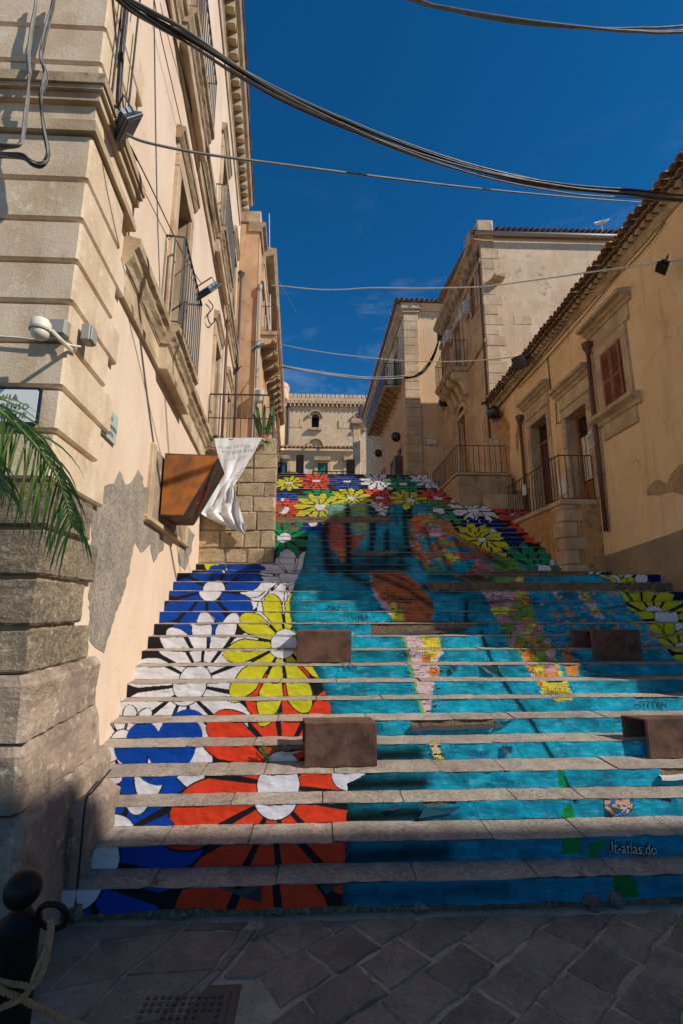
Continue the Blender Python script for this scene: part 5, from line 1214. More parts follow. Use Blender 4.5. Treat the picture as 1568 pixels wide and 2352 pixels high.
# openings on the side wall
def b2open(u0,v0,u1,v1,**k):
    a,z1=b2p(u1,v0); b_,_=b2p(u0,v0); _,z0=b2p(u1,v1); return opening(min(a,b_),max(a,b_),z0,z1,fr=Bf,par=b2,hk='B',stonem='trim',**k)
sd0=(sN_+sF_)/2-.35; opening(sd0,sd0+.7,zbal,zbal+1.9,.16,True,'greyplastic',fr=Bf,par=b2,hk='B')
opening(sd0-.0,sd0+.75,3.05,zbal-1.25,.16,False,'wood',fr=Bf,par=b2,hk='B',stonem='rstone')
# arched head over the street door
g=MB(); zc_=zbal-1.25; n=9; A=[]
for r in (.38,.56):
    for k in range(n+1):
        a=math.pi*k/n; A.append((sd0+.375-math.cos(a)*r,zc_+math.sin(a)*r*.9))
vs=[Bf(a,.055,z) for a,z in A]+[Bf(a,-.02,z) for a,z in A]; m=n+1; fs=[]
for k in range(n): fs+=[(k,k+1,m+k+1,m+k),(m+k,m+k+1,3*m+k+1,3*m+k),(k,k+1,2*m+k+1,2*m+k)]
obj('arch',g.add(vs,fs),MT['trim'],b2)
obj('arch_infill',MB().add([Bf(sd0+.375-math.cos(math.pi*k/n)*.38,.012,zc_+math.sin(math.pi*k/n)*.34) for k in range(n+1)],[tuple(range(n+1))]),MT['dark'],b2)
opening(BY0+.55,BY0+.95,zbal+1.2,zbal+2.3,.1,False,'pipegrey',fr=Bf,par=b2,hk='B')
obj('string_band',MB().prof(Bf,[(-.02,zbal-.12),(.05,zbal-.12),(.06,zbal-.02),(-.02,zbal)],BY0,sN_-.02,6,.003),MT['trimdark'],b2)
obj('string_band',MB().prof(Bf,[(-.02,zbal-.12),(.05,zbal-.12),(.06,zbal-.02),(-.02,zbal)],sF_+.02,BY1,3,.003),MT['trimdark'],b2)
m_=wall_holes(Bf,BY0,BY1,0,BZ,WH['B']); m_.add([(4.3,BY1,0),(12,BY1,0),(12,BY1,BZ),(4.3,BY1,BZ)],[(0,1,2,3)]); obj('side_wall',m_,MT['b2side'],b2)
pq=b2p(645,700); pipe('downpipe','thin black downpipe on the corner of the tall plaster house',[Bf(BY0+.10,.05,BZ-.4),Bf(BY0+.10,.05,4.2)],.025,'pipegrey')
def acunit(label,c,fr,w=.5,h=.36,d=.2):
    T=thing('air_conditioner',fr(c[0],c[1],c[2]),label,'air conditioner')
    obj('case',MB().box(fr,c[0]-w/2,c[0]+w/2,c[1],c[1]+d,c[2],c[2]+h,.015),MT['ac'],T)
    obj('grille',MB().lathe(fr(c[0]-.07,c[1]+d+.001,c[2]+h/2),[(.135,0),(.135,.008),(.12,.01)],16,(-1,0,0)),MT['greyplastic'],T)
    obj('bracket',MB().box(fr,c[0]-w/2+.05,c[0]-w/2+.09,c[1]-.02,c[1]+d+.02,c[2]-.04,c[2]-.001),MT['ac'],T); obj('bracket',MB().box(fr,c[0]+w/2-.09,c[0]+w/2-.05,c[1]-.02,c[1]+d+.02,c[2]-.04,c[2]-.001),MT['ac'],T)
q=b2p(390,110,.2); acunit('white air conditioner nearest the corner of the tall house',(q[0],.06,q[1]-.18),Bf)
q=b2p(215,400,.2); acunit('white air conditioner above the far end of the bracketed balcony',(q[0],.06,q[1]-.18),Bf)
acunit('white air conditioner low on the front wall just above the ochre roof',(5.02,-BY0,BY0*0+5.9),lambda a,b,c:(a,-b,c)) if 0 else None
# platform of B2
p2=thing('entrance_platform',(3.6,11.2,2.3),'damp-stained stone platform with iron railing below the tall plaster house','platform')
zp2=atY(1050,1091,10.3)[2]
obj('block',MB().box(If,3.06,4.34,10.3,12.9,1.8,zp2,.02,.006),MT['damp'],p2); obj('coping',MB().box(If,3.03,4.34,10.27,12.93,zp2+.002,zp2+.06,.012),MT['rstone'],p2)
rail(p2,If,[(4.25,10.34),(3.1,10.34),(3.1,12.8)],zp2+.06,zp2+.72,.13,.008,'iron',.011)
q=b2p(205,1115); globe_lamp('pair of smoked globe lamps under the bracketed balcony',Bf(q[0]-.4,0,q[1]),(-1,0,0),.15)
# satellite dish
dsh=thing('satellite_dish',(8.0,BY0+.6,BZ+.3),'white lattice antenna on the tiled roof of the tall house','antenna')
q=atY(1380,516,BY0+.6); obj('dish',MB().lathe(q,[(.02,0),(.14,.03),(.21,.09),(.2,.1),(.12,.045),(.02,.015)],14,(-.3,-.6,.7)),MT['white'],dsh); obj('pole',MB().tube([(q[0],q[1],BZ),q],.015,6),MT['ac'],dsh)
# ================================================================ cream house B3
B3Y=17.0; x3=3.2
def B3f(s,o,z): return (x3-.032*(s-B3Y)-o,s,z)
b3=thing('cream_house',(3.6,17.2,3.7),'cream house with pale block corner pilaster, tile eaves and a long iron-bracketed balcony','building')
Z3=atY(925,702,B3Y)[2]; 
fw=MB().add([(x3,B3Y,2),(9,B3Y,2),(9,B3Y,Z3),(x3,B3Y,Z3)],[(0,1,2,3)]); obj('front_wall',fw,MT['b3'],b3)
z=3.9; i=0; pw=atY(963,900,B3Y)[0]-x3
while z<Z3-.55:
    h=random.uniform(.32,.4); c=random.uniform(.35,.65) if i%2 else None
    for a,b_ in (((0,c),(c,1)) if c else ((0,1),)): obj('pilaster_block',MB().box(If,x3-.03+a*pw+.004,x3-.03+b_*pw+.03-.004,B3Y-.10,B3Y+.02,z+.004,z+h-.004,.012,.004),MT['b3quoin'],b3)
    z+=h; i+=1
obj('pilaster_base',MB().box(If,x3-.16,x3+pw+.14,B3Y-.22,B3Y+.02,3.3,4.75,.05,.01),MT['rstone'],b3)
obj('pilaster_base',MB().box(If,x3-.10,x3+pw+.08,B3Y-.16,B3Y+.02,4.752,5.0,.04,.01),MT['rstone'],b3)
obj('capital',MB().box(If,x3-.08,x3+pw+.05,B3Y-.16,B3Y+.02,z+.0,z+.12,.02),MT['b3quoin'],b3); obj('capital',MB().box(If,x3-.14,x3+pw+.1,B3Y-.22,B3Y+.02,z+.122,Z3+.02,.03),MT['b3quoin'],b3)
rf3=obj('roof',MB().add([(x3-.35,B3Y-.3,Z3+.04),(9,B3Y-.3,Z3+.04),(9,B3Y+6,Z3+1.6),B3f(B3Y+12,.35,Z3+.04),B3f(B3Y+12,-4,Z3+1.6)],[(0,1,2,4,3)]),MT['tile'],b3)
put_tiles(rf3,x3-.3,6.5,B3Y-.36,Z3+.04,.25,1,.2,1,'y')
s=B3Y-.1
while s<B3Y+11:
    ob=bpy.data.objects.new('roof_tile',TM); sc.collection.objects.link(ob); q=B3f(s,.36,Z3+.06); place(ob,W(q),rf3); ob.rotation_euler=(.2,0,-math.pi/2); s+=.2
obj('eave_cornice',MB().prof(B3f,[(-.02,Z3-.45),(.06,Z3-.45),(.1,Z3-.25),(.2,Z3-.15),(.26,Z3),(-.02,Z3+.03)],B3Y-.1,B3Y+12,10),MT['trimdark'],b3)
obj('eave_cornice',MB().prof(lambda a,b,c:(a,B3Y-b,c),[(-.02,Z3-.25),(.06,Z3-.25),(.12,Z3-.1),(.2,Z3),(-.02,Z3+.03)],x3+pw+.11,6.5,4),MT['b3'],b3)
b5=lambda u,v:(803.8+u*.188,660.3+v*.188)
def b3at(u,v,o=0):
    x,y=b5(u,v); d=ray(x,y); t=(x3+.032*B3Y-o)/(d[0]+.032*d[1]); return d[1]*t,d[2]*t
s_n,zb3_=b3at(620,1195); o3=(B3f(s_n,0,0)[0]-atY(*b5(415,1190),s_n)[0]); s_f=b3at(200,1890,o3)[0]; s_f=min(s_f,B3Y+8)
B=thing('balcony',B3f((s_n+s_f)/2,0,zb3_),parent=b3)
obj('slab',MB().box(B3f,s_n,s_f,0,o3,zb3_-.08,zb3_,.01),MT['trim'],B)
rail(B,B3f,[(s_n,0),(s_n,o3-.02)],zb3_,zb3_+.95,.1,.009,'black',.014)
rail(B,B3f,[(s_n,o3-.02),(s_f,o3-.02)],zb3_,zb3_+.95,.3,.009,'black',.014)
obj('privacy_sheet',MB().box(B3f,s_n+.02,s_f,o3-.005,o3+.003,zb3_+.02,zb3_+.93),MT['pipegrey'],B)
n=12
for i in range(n):
    s=s_n+.1+(s_f-s_n-.2)*i/(n-1); g=MB(); pts=[]
    for k in range(26):
        t=k/25; a=-2.6+t*5.2
        pts.append(B3f(s,o3*(.85-.75*t)+.07*math.sin(t*12.5),zb3_-.10-.48*t+.05*math.cos(t*12.5)))
    g.tube(pts,.012,4); obj('iron_scroll',g,MT['black'],B)
    g=MB(); c_=(o3*.78,zb3_-.2); g.tube([B3f(s,c_[0]+(.08-.008*k)*math.cos(k*.8),c_[1]+(.08-.008*k)*math.sin(k*.8)) for k in range(9)],.012,4); obj('iron_curl',g,MT['black'],B)
for s,z0,z1,sh in [(s_n+.5,zb3_,zb3_+1.9,'dgreen'),(s_n+3,zb3_,zb3_+1.9,'dgreen'),(B3Y+.8,3.8,6.2,'dark'),(B3Y+2.6,3.8,6.2,'dark'),(B3Y+5,3.9,6.1,'dgreen'),(B3Y+7.4,3.9,6.1,'dgreen')]:
    opening(s,s+.75,z0,z1,.12,z0>5 or s>B3Y+4,sh,fr=B3f,par=b3,hk='B3',stonem='trim')
obj('side_wall',wall_holes(B3f,B3Y,B3Y+12,2,Z3,WH['B3']),MT['b3side'],b3)
sg=atY(990,1015,B3Y-.02); sign_board('street_sign','small white street sign low on the cream house front wall',sg,(1,0,0),(0,0,1),(0,-1,0),.42,.26,[('VIA',.05,.06,1.1),('CANONICO',-.025,.06,1.),('BUCCHERI',-.1,.06,1.)],'white','navy',0)
q=b3at(600,1825); globe_lamp('single smoked globe lamp on the cream house corner',B3f(q[0],0,q[1]),(-1,0,0),.2,False)
q=b3at(328,2120); globe_lamp('single smoked globe lamp farther along the cream house',B3f(min(q[0],B3Y+6),0,q[1]),(-1,0,0),.2,False)
# ================================================================ far end: low house and crenellated church
C4=lambda u,v:(620+u*.205,861.2+v*.205)
HY=34.
fh=thing('low_cream_house',(1.,HY,8.),'low cream house with green shutters below the crenellated church','building')
P4=lambda u,v,Y=HY:atY(*C4(u,v),Y)
xa=P4(20,900)[0]; xb=P4(945,900)[0]; ze_=P4(500,848)[2]
hol=[]
def far_window(u0,u1,v0,v1,hu0,hu1,hv):
    a=P4(u0,v0); b_=P4(u1,v1); hol.append((a[0],b_[0],b_[2],a[2]))
    Wn=thing('window',(a[0],HY,b_[2]),parent=fh)
    m=(a[0]+b_[0])/2
    for p,q in((a[0],m-.01),(m+.01,b_[0])): obj('shutter',MB().box(If,p,q,HY+.03,HY+.08,b_[2],a[2],.01),MT['green'],Wn)
    obj('surround',MB().box(If,a[0]-.25,a[0]-.01,HY-.06,HY+.02,b_[2],a[2]),MT['b3quoin'],Wn); obj('surround',MB().box(If,b_[0]+.01,b_[0]+.25,HY-.06,HY+.02,b_[2],a[2]),MT['b3quoin'],Wn)
    h0=P4(hu0,hv); h1=P4(hu1,hv); obj('hood',MB().box(If,h0[0],h1[0],HY-.35,HY+.02,h0[2]-.25,h0[2]+.05,.03),MT['trimdark'],Wn)
far_window(540,650,985,1120,495,680,935); far_window(140,195,980,1120,110,228,922); far_window(855,930,985,1120,815,945,938)
obj('wall',wall_holes(lambda a,b,c:(a,HY+b,c),xa,xb,4,ze_,hol),MT['b3'],fh)
obj('back',MB().add([(xa,HY+.3,4),(xb,HY+.3,4),(xb,HY+.3,ze_),(xa,HY+.3,ze_)],[(0,1,2,3)]),MT['dark'],fh)
d_=P4(380,1015); e_=P4(420,1120); obj('white_door',MB().box(If,d_[0],e_[0],HY-.03,HY+.02,e_[2],d_[2],.01),MT['ac'],fh)
rfh=obj('roof',MB().add([(xa-.3,HY-.4,ze_+.02),(xb+.2,HY-.4,ze_+.02),(xb+.2,HY+3,ze_+1.4),(xa-.3,HY+3,ze_+1.4)],[(0,1,2,3)]),MT['tile'],fh)
x=xa-.2; TM4=TM
while x<xb+.1:
    for r_ in range(3):
        ob=bpy.data.objects.new('roof_tile',TM); sc.collection.objects.link(ob); place(ob,W((x,HY-.5+r_*.75,ze_+.05+r_*.3)),rfh); ob.rotation_euler=(.38,0,0); ob.scale=(1.9,1.9,1.9)
    x+=.31
CY=42.
ch=thing('crenellated_church',(2,CY,8.),'large stone church wall with battlements and arched windows at the head of the stairs','church')
Q=lambda u,v:P4(u,v,CY)
xa=Q(-60,500)[0]; xb=Q(1400,500)[0]; zt=Q(600,322)[2]; h2=[]
for u0,u1,v0,v1 in ((472,553,480,600),(962,1040,490,605)): a=Q(u0,v0); b_=Q(u1,v1); h2.append((a[0],b_[0],b_[2],a[2]))
obj('wall',wall_holes(lambda a,b,c:(a,CY+b,c),xa,xb,4,zt,h2),MT['church'],ch)
obj('back',MB().add([(xa,CY+.8,4),(xb,CY+.8,4),(xb,CY+.8,zt),(xa,CY+.8,zt)],[(0,1,2,3)]),MT['darkwood'],ch)
obj('parapet',MB().box(If,xa,xb,CY-.35,CY+.1,zt+.12,zt+.42),MT['church'],ch)
u=170
while u<1340:
    a=Q(u,300); w_=Q(u+38,300)[0]-a[0]; m_=Q(u+47,300)[0]-a[0]
    obj('merlon',MB().box(If,a[0],a[0]+w_,CY-.35,CY+.1,zt+.422,zt+.80,.03,.01),MT['church'],ch)
    obj('corbel',MB().box(If,a[0]+w_*.3,a[0]+w_*.66,CY-.33,CY+.1,zt-.42,zt+.118,.05),MT['church'],ch)
    g=MB(); c0_=a[0]+w_*.66; c1_=a[0]+m_+w_*.3; r=(c1_-c0_)/2; n=6; A=[(c0_+r-math.cos(math.pi*k/n)*r,zt-.2+math.sin(math.pi*k/n)*r*.9) for k in range(n+1)]
    A=[(c0_,zt+.119)]+A+[(c1_,zt+.119)]; nn=len(A)
    obj('arch_head',g.add([(p[0],CY-.34,p[1]) for p in A]+[(p[0],CY-.2,p[1]) for p in A],[tuple(range(nn)),tuple(range(nn,2*nn))]+[(k,(k+1)%nn,nn+(k+1)%nn,nn+k) for k in range(nn)]),MT['church'],ch)
    u+=47
for u0,u1,v0,v1 in ((472,553,480,600),(962,1040,490,605),(470,560,800,900)):
    a=Q(u0,v0); b_=Q(u1,v1); cx=(a[0]+b_[0])/2; r=(b_[0]-a[0])/2; n=8
    Wn=thing('window',(cx,CY,b_[2]),parent=ch)
    for (ra,rb,dd,nm) in ((r*1.75,r*2.05,.28,'hood_mould'),(r*1.0,r*1.5,.05,'arch_ring')):
        A=[(cx-math.cos(math.pi*k/n)*rr,a[2]+math.sin(math.pi*k/n)*rr) for rr in (ra,rb) for k in range(n+1)]; m=n+1; fs=[]
        for k in range(n): fs+=[(k,k+1,m+k+1,m+k),(m+k,m+k+1,3*m+k+1,3*m+k),(k,k+1,2*m+k+1,2*m+k)]
        obj(nm,MB().add([(p[0],CY-dd,p[1]) for p in A]+[(p[0],CY+.02,p[1]) for p in A],fs),MT['trim'],Wn)
    if v0<700:
        obj('arch_door',MB().add([(cx-math.cos(math.pi*k/n)*r,CY-.006,a[2]+math.sin(math.pi*k/n)*r) for k in range(n+1)],[tuple(range(n+1))]),MT['darkwood'],Wn)
        obj('sill',MB().box(If,cx-r*1.9,cx+r*1.8,CY-.3,CY+.02,b_[2]-.25,b_[2],.03),MT['trimdark'],Wn)
for u0,u1,v0,v1 in ((255,330,490,590),(812,892,510,600)):
    a=Q(u0,v0); b_=Q(u1,v1); obj('blocked_window',MB().box(If,a[0],b_[0],CY-.03,CY+.02,b_[2],a[2],.02),MT['church'],ch)
    for p,q in ((a[0]-.35,a[0]-.02),(b_[0]+.02,b_[0]+.35)): obj('blocked_jamb',MB().box(If,p,q,CY-.06,CY+.02,b_[2],a[2],.03,.02),MT['b3quoin'],ch)
a=Q(212,320); b_=Q(212,800); obj('downpipe',MB().tube([(a[0],CY-.1,a[2]),(a[0],CY-.1,b_[2])],.13,6),MT['pipegrey'],ch)
a=Q(60,320); b_=Q(135,320); obj('corner_tower',MB().lathe(((a[0]+b_[0])/2-.3,CY-.2,5),[(1.0,0),(1.0,zt-5.2),(1.3,zt-4.9),(1.3,zt-3.9)],14),MT['church'],ch)
for i in range(7):
    an=i*2*math.pi/7+.3; obj('merlon',MB().box(lambda x,y,z:((a[0]+b_[0])/2-.3+x*math.cos(an)-y*math.sin(an),CY-.2+x*math.sin(an)+y*math.cos(an),z),1.0,1.3,-.35,.35,zt+1.1,zt+1.6,.03),MT['church'],ch)
# stone gate pier at the right of the far house
gp_=thing('stone_gate_pier',P4(985,1100,30),'pale stone pier with dark weathered cap beside the church','stone pier')
a=P4(925,560,30); b_=P4(1010,1100,30); obj('shaft',MB().box(If,a[0],b_[0],30,30.8,3.6,a[2],.04,.02),MT['b3quoin'],gp_); obj('cap',MB().box(If,a[0]-.2,b_[0]+.3,29.8,31,a[2]+.002,a[2]+.4,.06),MT['trimdark'],gp_)
a=P4(985,345,31); b_=P4(1055,560,31); obj('upper_block',MB().box(If,a[0],b_[0]+.6,30.9,31.6,b_[2],a[2],.05,.02),MT['pipegrey'],gp_)
# corten steles at the head of the stairs
def stele(lbl,x0,x1,y0,y1,Y):
    a=atY(x0,y0,Y); b_=atY(x1,y1,Y); w_=b_[0]-a[0]; r=w_*.18
    A=[(a[0],3.62),(b_[0],3.62),(b_[0],a[2]-r),(b_[0]-r*.3,a[2]-r*.3),(b_[0]-r,a[2]),(a[0]+r,a[2]),(a[0]+r*.3,a[2]-r*.3),(a[0],a[2]-r)]; n=8
    obj('steel_stele',MB().add([(p[0],Y,p[1]) for p in A]+[(p[0],Y+.08,p[1]) for p in A],[tuple(range(n)),tuple(range(n,2*n))]+[(k,(k+1)%n,n+(k+1)%n,n+k) for k in range(n)]),MT['cortendark'],label=lbl,cat='stele',group='dark round-topped steles at the head of the stairs')
stele('dark round-topped steel stele standing behind the dog',681,698,1044,1092,14.6); stele('dark steel stele in front of the stone gate pier',794,814,1055,1092,15.2); stele('dark round-topped steel stele against the cream house doorway',905,924.5,1046,1092,14.8)
# low iron fence in front of the far house
fn=thing('iron_fence',P4(660,1095,30),'low black iron fence in front of the low cream house','fence')
a=P4(480,1080,28.); b_=P4(860,1080,28.); rail(fn,lambda s,o,z:(s,28.+o,z),[(a[0],0),(b_[0],0)],a[2]-.8,a[2],.28,.02,'black',.03)
# portable toilet
pt_=thing('portable_toilet',P4(110,1090,24),'blue portable toilet cabin at the top left of the stairs','toilet')
a=P4(84,975,22); b_=P4(135,1110,22); obj('cabin',MB().box(If,a[0],b_[0],22,22.8,3.6,a[2],.03),MT['blue'],pt_); obj('roof',MB().prof(lambda s,o,z:(s,22.4+o,z),[(-.45,a[2]),(.45,a[2]),(.3,a[2]+.25),(-.3,a[2]+.25)],a[0]-.03,b_[0]+.03),MT['greyplastic'],pt_)
for i in range(6): obj('vent_slat',MB().box(If,b_[0]-.34,b_[0]-.05,21.98,21.999,a[2]-1.1+i*.14,a[2]-1.03+i*.14),MT['dark'],pt_)
# dog
def skin_obj(name,verts,edges,rad,mat,label,cat,sub=2):
    me=bpy.data.meshes.new(name); pts=[W(v) for v in verts]; o=sum(pts,Vector())/len(pts); o.z=min(p.z for p in pts)
    me.from_pydata([p-o for p in pts],edges,[]); me.materials.append(mat); ob=bpy.data.objects.new(name,me); sc.collection.objects.link(ob); place(ob,o,None); tag(ob,label,cat)
    md=ob.modifiers.new('skin','SKIN'); me.skin_vertices or None
    if not me.skin_vertices: me.attributes  # layer is created with the modifier
    sv=me.skin_vertices[0].data if me.skin_vertices else None
    if sv:
        for i,r in enumerate(rad): sv[i].radius=(r*K,r*K); sv[i].use_root=(i==0)
    s_=ob.modifiers.new('sub','SUBSURF'); s_.levels=s_.render_levels=sub; return ob
dg0=atY(658,1086,13.45); X0=dg0[0]; zt0=ZK(45)+.0
V=[(X0+.22,13.45,zt0+.13),(X0+.30,13.45,zt0+.12),(X0+.13,13.45,zt0+.14),(X0+.09,13.45,zt0+.17),(X0+.05,13.45,zt0+.16),(X0+.0,13.45,zt0+.14),(X0+.08,13.44,zt0+.205),
   (X0+.13,13.42,zt0+.07),(X0+.12,13.42,zt0+.01),(X0+.14,13.48,zt0+.07),(X0+.13,13.48,zt0+.01),(X0+.33,13.42,zt0+.08),(X0+.29,13.42,zt0+.045),(X0+.32,13.42,zt0+.01),(X0+.33,13.48,zt0+.08),(X0+.30,13.48,zt0+.045),(X0+.33,13.48,zt0+.01),(X0+.38,13.45,zt0+.10)]
E_=[(0,1),(0,2),(2,3),(3,4),(4,5),(3,6),(2,7),(7,8),(2,9),(9,10),(1,11),(11,12),(12,13),(1,14),(14,15),(15,16),(1,17)]
skin_obj('dog',V,E_,[.055,.05,.05,.035,.03,.016,.012,.02,.014,.02,.014,.028,.016,.013,.028,.016,.013,.012],MT['dog'],'brown dog walking along the top step','dog')
# ================================================================ steel boxes on the steps
def stepbox(lbl,xl,xr,yt,yb,k,back,dep=.42):
    Y=atZ((xl+xr)/2,yb,ZK(k)+.009)[1]; Y=min(max(Y,YK[k]+.02),YK[k+1]-.01)
    a=atY(xl,yt,Y); b_=atY(xr,yb,Y); z0=ZK(k)+.011; z1=a[2]; t=.014; x0,x1=a[0],b_[0]
    if back: q=atZ(back[0],back[1],z1); sk=(q[0]-a[0],max(.12,q[1]-Y))
    else: sk=(0,dep)
    def fr(u,v,z): return (u+sk[0]*v,Y+sk[1]*v,z)
    tv=t/sk[1]
    T=thing('steel_box',((x0+x1)/2,Y,z0),lbl,'steel box',group='rusty steel boxes on the printed steps')
    obj('front_plate',MB().box(fr,x0,x1,0,tv,z0,z1,.003),MT['corten'],T)
    obj('top_plate',MB().box(fr,x0,x1,tv+.001,1,z1-t,z1-.0005,.003),MT['corten'],T)
    kk=k
    while kk<NS and YK[kk+1]<Y+sk[1]+.02: kk+=1
    obj('back_plate',MB().box(fr,x0,x1,1-tv,.999,min(ZK(kk)+.011,z1-.05),z1-t-.0005,.003),MT['corten'],T)
    obj('side_plate',MB().box(fr,x1-t,x1-.0005,tv+.001,.999-tv,min(ZK(kk)+.012,z1-.06),z1-t-.001,.003),MT['corten'],T)
stepbox('brown steel box low in the middle of the printed stairs',702,865,1662,1762,4,(696,1648))
stepbox('brown steel box beside the centre of the yellow flower',683,806,1450,1522,9,None)
stepbox('brown steel box with open end at the right edge of the stairs',1483,1640,1652,1742,4,(1424,1643))
stepbox('dark steel box in the shade on the right of the map',1359,1475,1447,1515,9,(1320,1447))
# ================================================================ floodlights
def floodlight(lbl,c,face,up=(0,0,1),w=.2,h=.15,mat='flood',fin=True):
    f=Vector(face).normalized(); r=f.cross(Vector(up)).normalized(); u=r.cross(f); c=Vector(c)
    fr=lambda a,b,d:tuple(c+r*a+u*b+f*d)
    T=thing('floodlight',tuple(c),lbl,'floodlight')
    obj('lens_frame',MB().box(fr,-w/2,w/2,-h/2,h/2,.012,.03,.006),MT[mat],T)
    obj('lens',MB().box(fr,-w/2+.015,w/2-.015,-h/2+.015,h/2-.015,.0302,.034),MT['glass'],T)
    vs=[fr(*p) for p in [(-w/2,-h/2,.0118),(w/2,-h/2,.0118),(w/2,h/2,.0118),(-w/2,h/2,.0118),(-w*.33,-h*.3,-.03),(w*.33,-h*.3,-.03),(w*.33,h*.3,-.03),(-w*.33,h*.3,-.03)]]
    obj('housing',MB().add(vs,[(0,1,2,3),(4,5,6,7),(0,1,5,4),(1,2,6,5),(2,3,7,6),(3,0,4,7)]),MT[mat],T)
    for i in range(9): a=-w*.4+i*w*.1; obj('fin',MB().box(fr,a-.004,a+.004,-h*.36,h*.36,-.045,-.012),MT[mat],T)
    obj('bracket',MB().tube([fr(-w/2-.008,0,.01),fr(-w/2-.008,.02,-.1),fr(w/2+.008,.02,-.1),fr(w/2+.008,0,.01)],.008,4),MT[mat],T); return T
q=LP(292,285,.16); floodlight('grey floodlight on bracket by the palazzo corner moulding',Lf(q[0],.16,q[1]),(.6,.5,-.62),w=.21,h=.16)
q=LP(478,668,.3); floodlight('ribbed grey floodlight below the second palazzo balcony',Lf(q[0],.3,q[1]),(.5,.6,-.6),w=.3,h=.26)
q=atY(593,796,Y2-.4); floodlight('ribbed grey floodlight on the orange house corner',q,(.5,.4,-.75),w=.32,h=.26)
q=RP(1520,614,.25); floodlight('small black floodlight hanging from a wire before the ochre wall',Rf(q[0],.25,q[1]),(-.6,.3,-.7),w=.18,h=.14,mat='floodblack')
q=RP(1193,832,.35); floodlight('square black floodlight on the tile eaves of the ochre house',Rf(q[0],.35,q[1]),(-.7,-.5,-.35),w=.32,h=.28,mat='floodblack')
# ================================================================ overhead cables
def vpl(pix,A,B):
    A=Vector(A);B=Vector(B); nx,ny=(B.y-A.y),-(B.x-A.x); d0=nx*A.x+ny*A.y; out_=[]
    for x,y in pix:
        d=ray(x,y); t=d0/(nx*d[0]+ny*d[1]); out_.append((d[0]*t,d[1]*t,d[2]*t))
    return out_
def smoothpts(P,n=6):
    P=[Vector(p) for p in P]; o=[]
    for i in range(len(P)-1):
        p0=P[max(i-1,0)];p1=P[i];p2=P[i+1];p3=P[min(i+2,len(P)-1)]
        for k in range(n):
            t=k/n; o.append(.5*((2*p1)+(p2-p0)*t+(2*p0-5*p1+4*p2-p3)*t*t+(3*p1-p0-3*p2+p3)*t**3))
    o.append(P[-1]); return o
def bundle(lbl,P,n,r,spread,mats,group=None):
    P=smoothpts(P); T=thing('cable_bundle',tuple(P[0]),lbl,'cable'); 
    for i in range(n):
        ph=random.uniform(0,6.3); a=spread*random.uniform(.3,1); dr=random.uniform(-.6,1)*spread*1.6
        Q=[p+Vector((0,a*math.cos(ph+j*.12),a*math.sin(ph+j*.09)-dr*math.sin(math.pi*j/(len(P)-1)))) for j,p in enumerate(P)]
        obj('strand',MB().tube(Q,r*random.uniform(.75,1.2),5),MT[mats[i%len(mats)]],T,smooth=True)
    return T
def wire(lbl,P,r,mat,n=6): return obj('cable',MB().tube(smoothpts(P,n),r,5),MT[mat],label=lbl,cat='cable',smooth=True)
A=Lf(*((lambda t:(t[0],.1,t[1]))(LP(285,-30,.1)))); Bq=Rf(4.6,.1,5)
mainP=vpl([(262,-18),(300,10),(360,45),(430,82),(560,166),(700,243),(900,329),(1100,391),(1300,428),(1450,440),(1600,448)],A,Bq)+[Rf(4.35,-.02,5.02)]
bundle('thick sagging bundle of grey cables crossing the sky over the stairs',mainP,9,.0085,.032,['cable','cable','dcable'])
A=Lf(*((lambda t:(t[0],.2,t[1]))(LP(290,308,.2)))); q=RP(1500,466); Bq=Rf(q[0],.1,q[1])
wire('thin string cable from the palazzo floodlight to the ochre eaves',vpl([(290,308),(330,325),(420,345),(500,358),(590,370),(760,392),(900,410),(1050,428),(1200,443),(1360,457),(1500,466),(1600,470)],A,Bq),.009,'cable')
bundle('two grey cables across the top right corner of the sky',vpl([(500,-260),(760,-90),(940,-10),(1010,12),(1100,34),(1200,52),(1330,66),(1450,71),(1600,64),(2000,10),(2600,-140)],(-1.2,3.0,0),(6,3.6,0)),3,.012,.03,['cable'])
A=atY(628,655,13.); q=RP(1600,592); wire('wavy pale cable with clips crossing from the orange house to the ochre wall',vpl([(624,655),(660,658),(720,664),(780,665),(850,661),(950,662),(1030,661),(1110,658),(1220,644),(1320,630),(1440,613),(1600,592)],A,Rf(q[0],.05,q[1])),.012,'ac')
A=atY(632,786,15.); q=RP(1190,820,.3); wire('pale cable from the left houses to the ochre eaves floodlight',vpl([(632,788),(700,802),(780,814),(870,824),(960,830),(1060,830),(1130,825),(1190,818)],A,Rf(q[0],.3,q[1])),.013,'ac')
A=atY(632,838,16.); Bq=(x3-.03,B3Y-.08,9.); bundle('loose bundle of pale cables sagging to the cream house corner',vpl([(632,838),(690,848),(750,857),(820,865),(870,868),(928,866)],A,Bq),5,.011,.05,['ac','cable'])
A=(x3-.03,B3Y-.1,9.); Bq=Bf(BY1-.6,.1,9.); bundle('dark cable bundle rising from the cream house to the tall plaster house',vpl([(928,868),(950,864),(972,850),(990,825),(1002,795),(1010,760)],A,Bq),6,.016,.06,['dcable'])
for i in range(14):
    pass
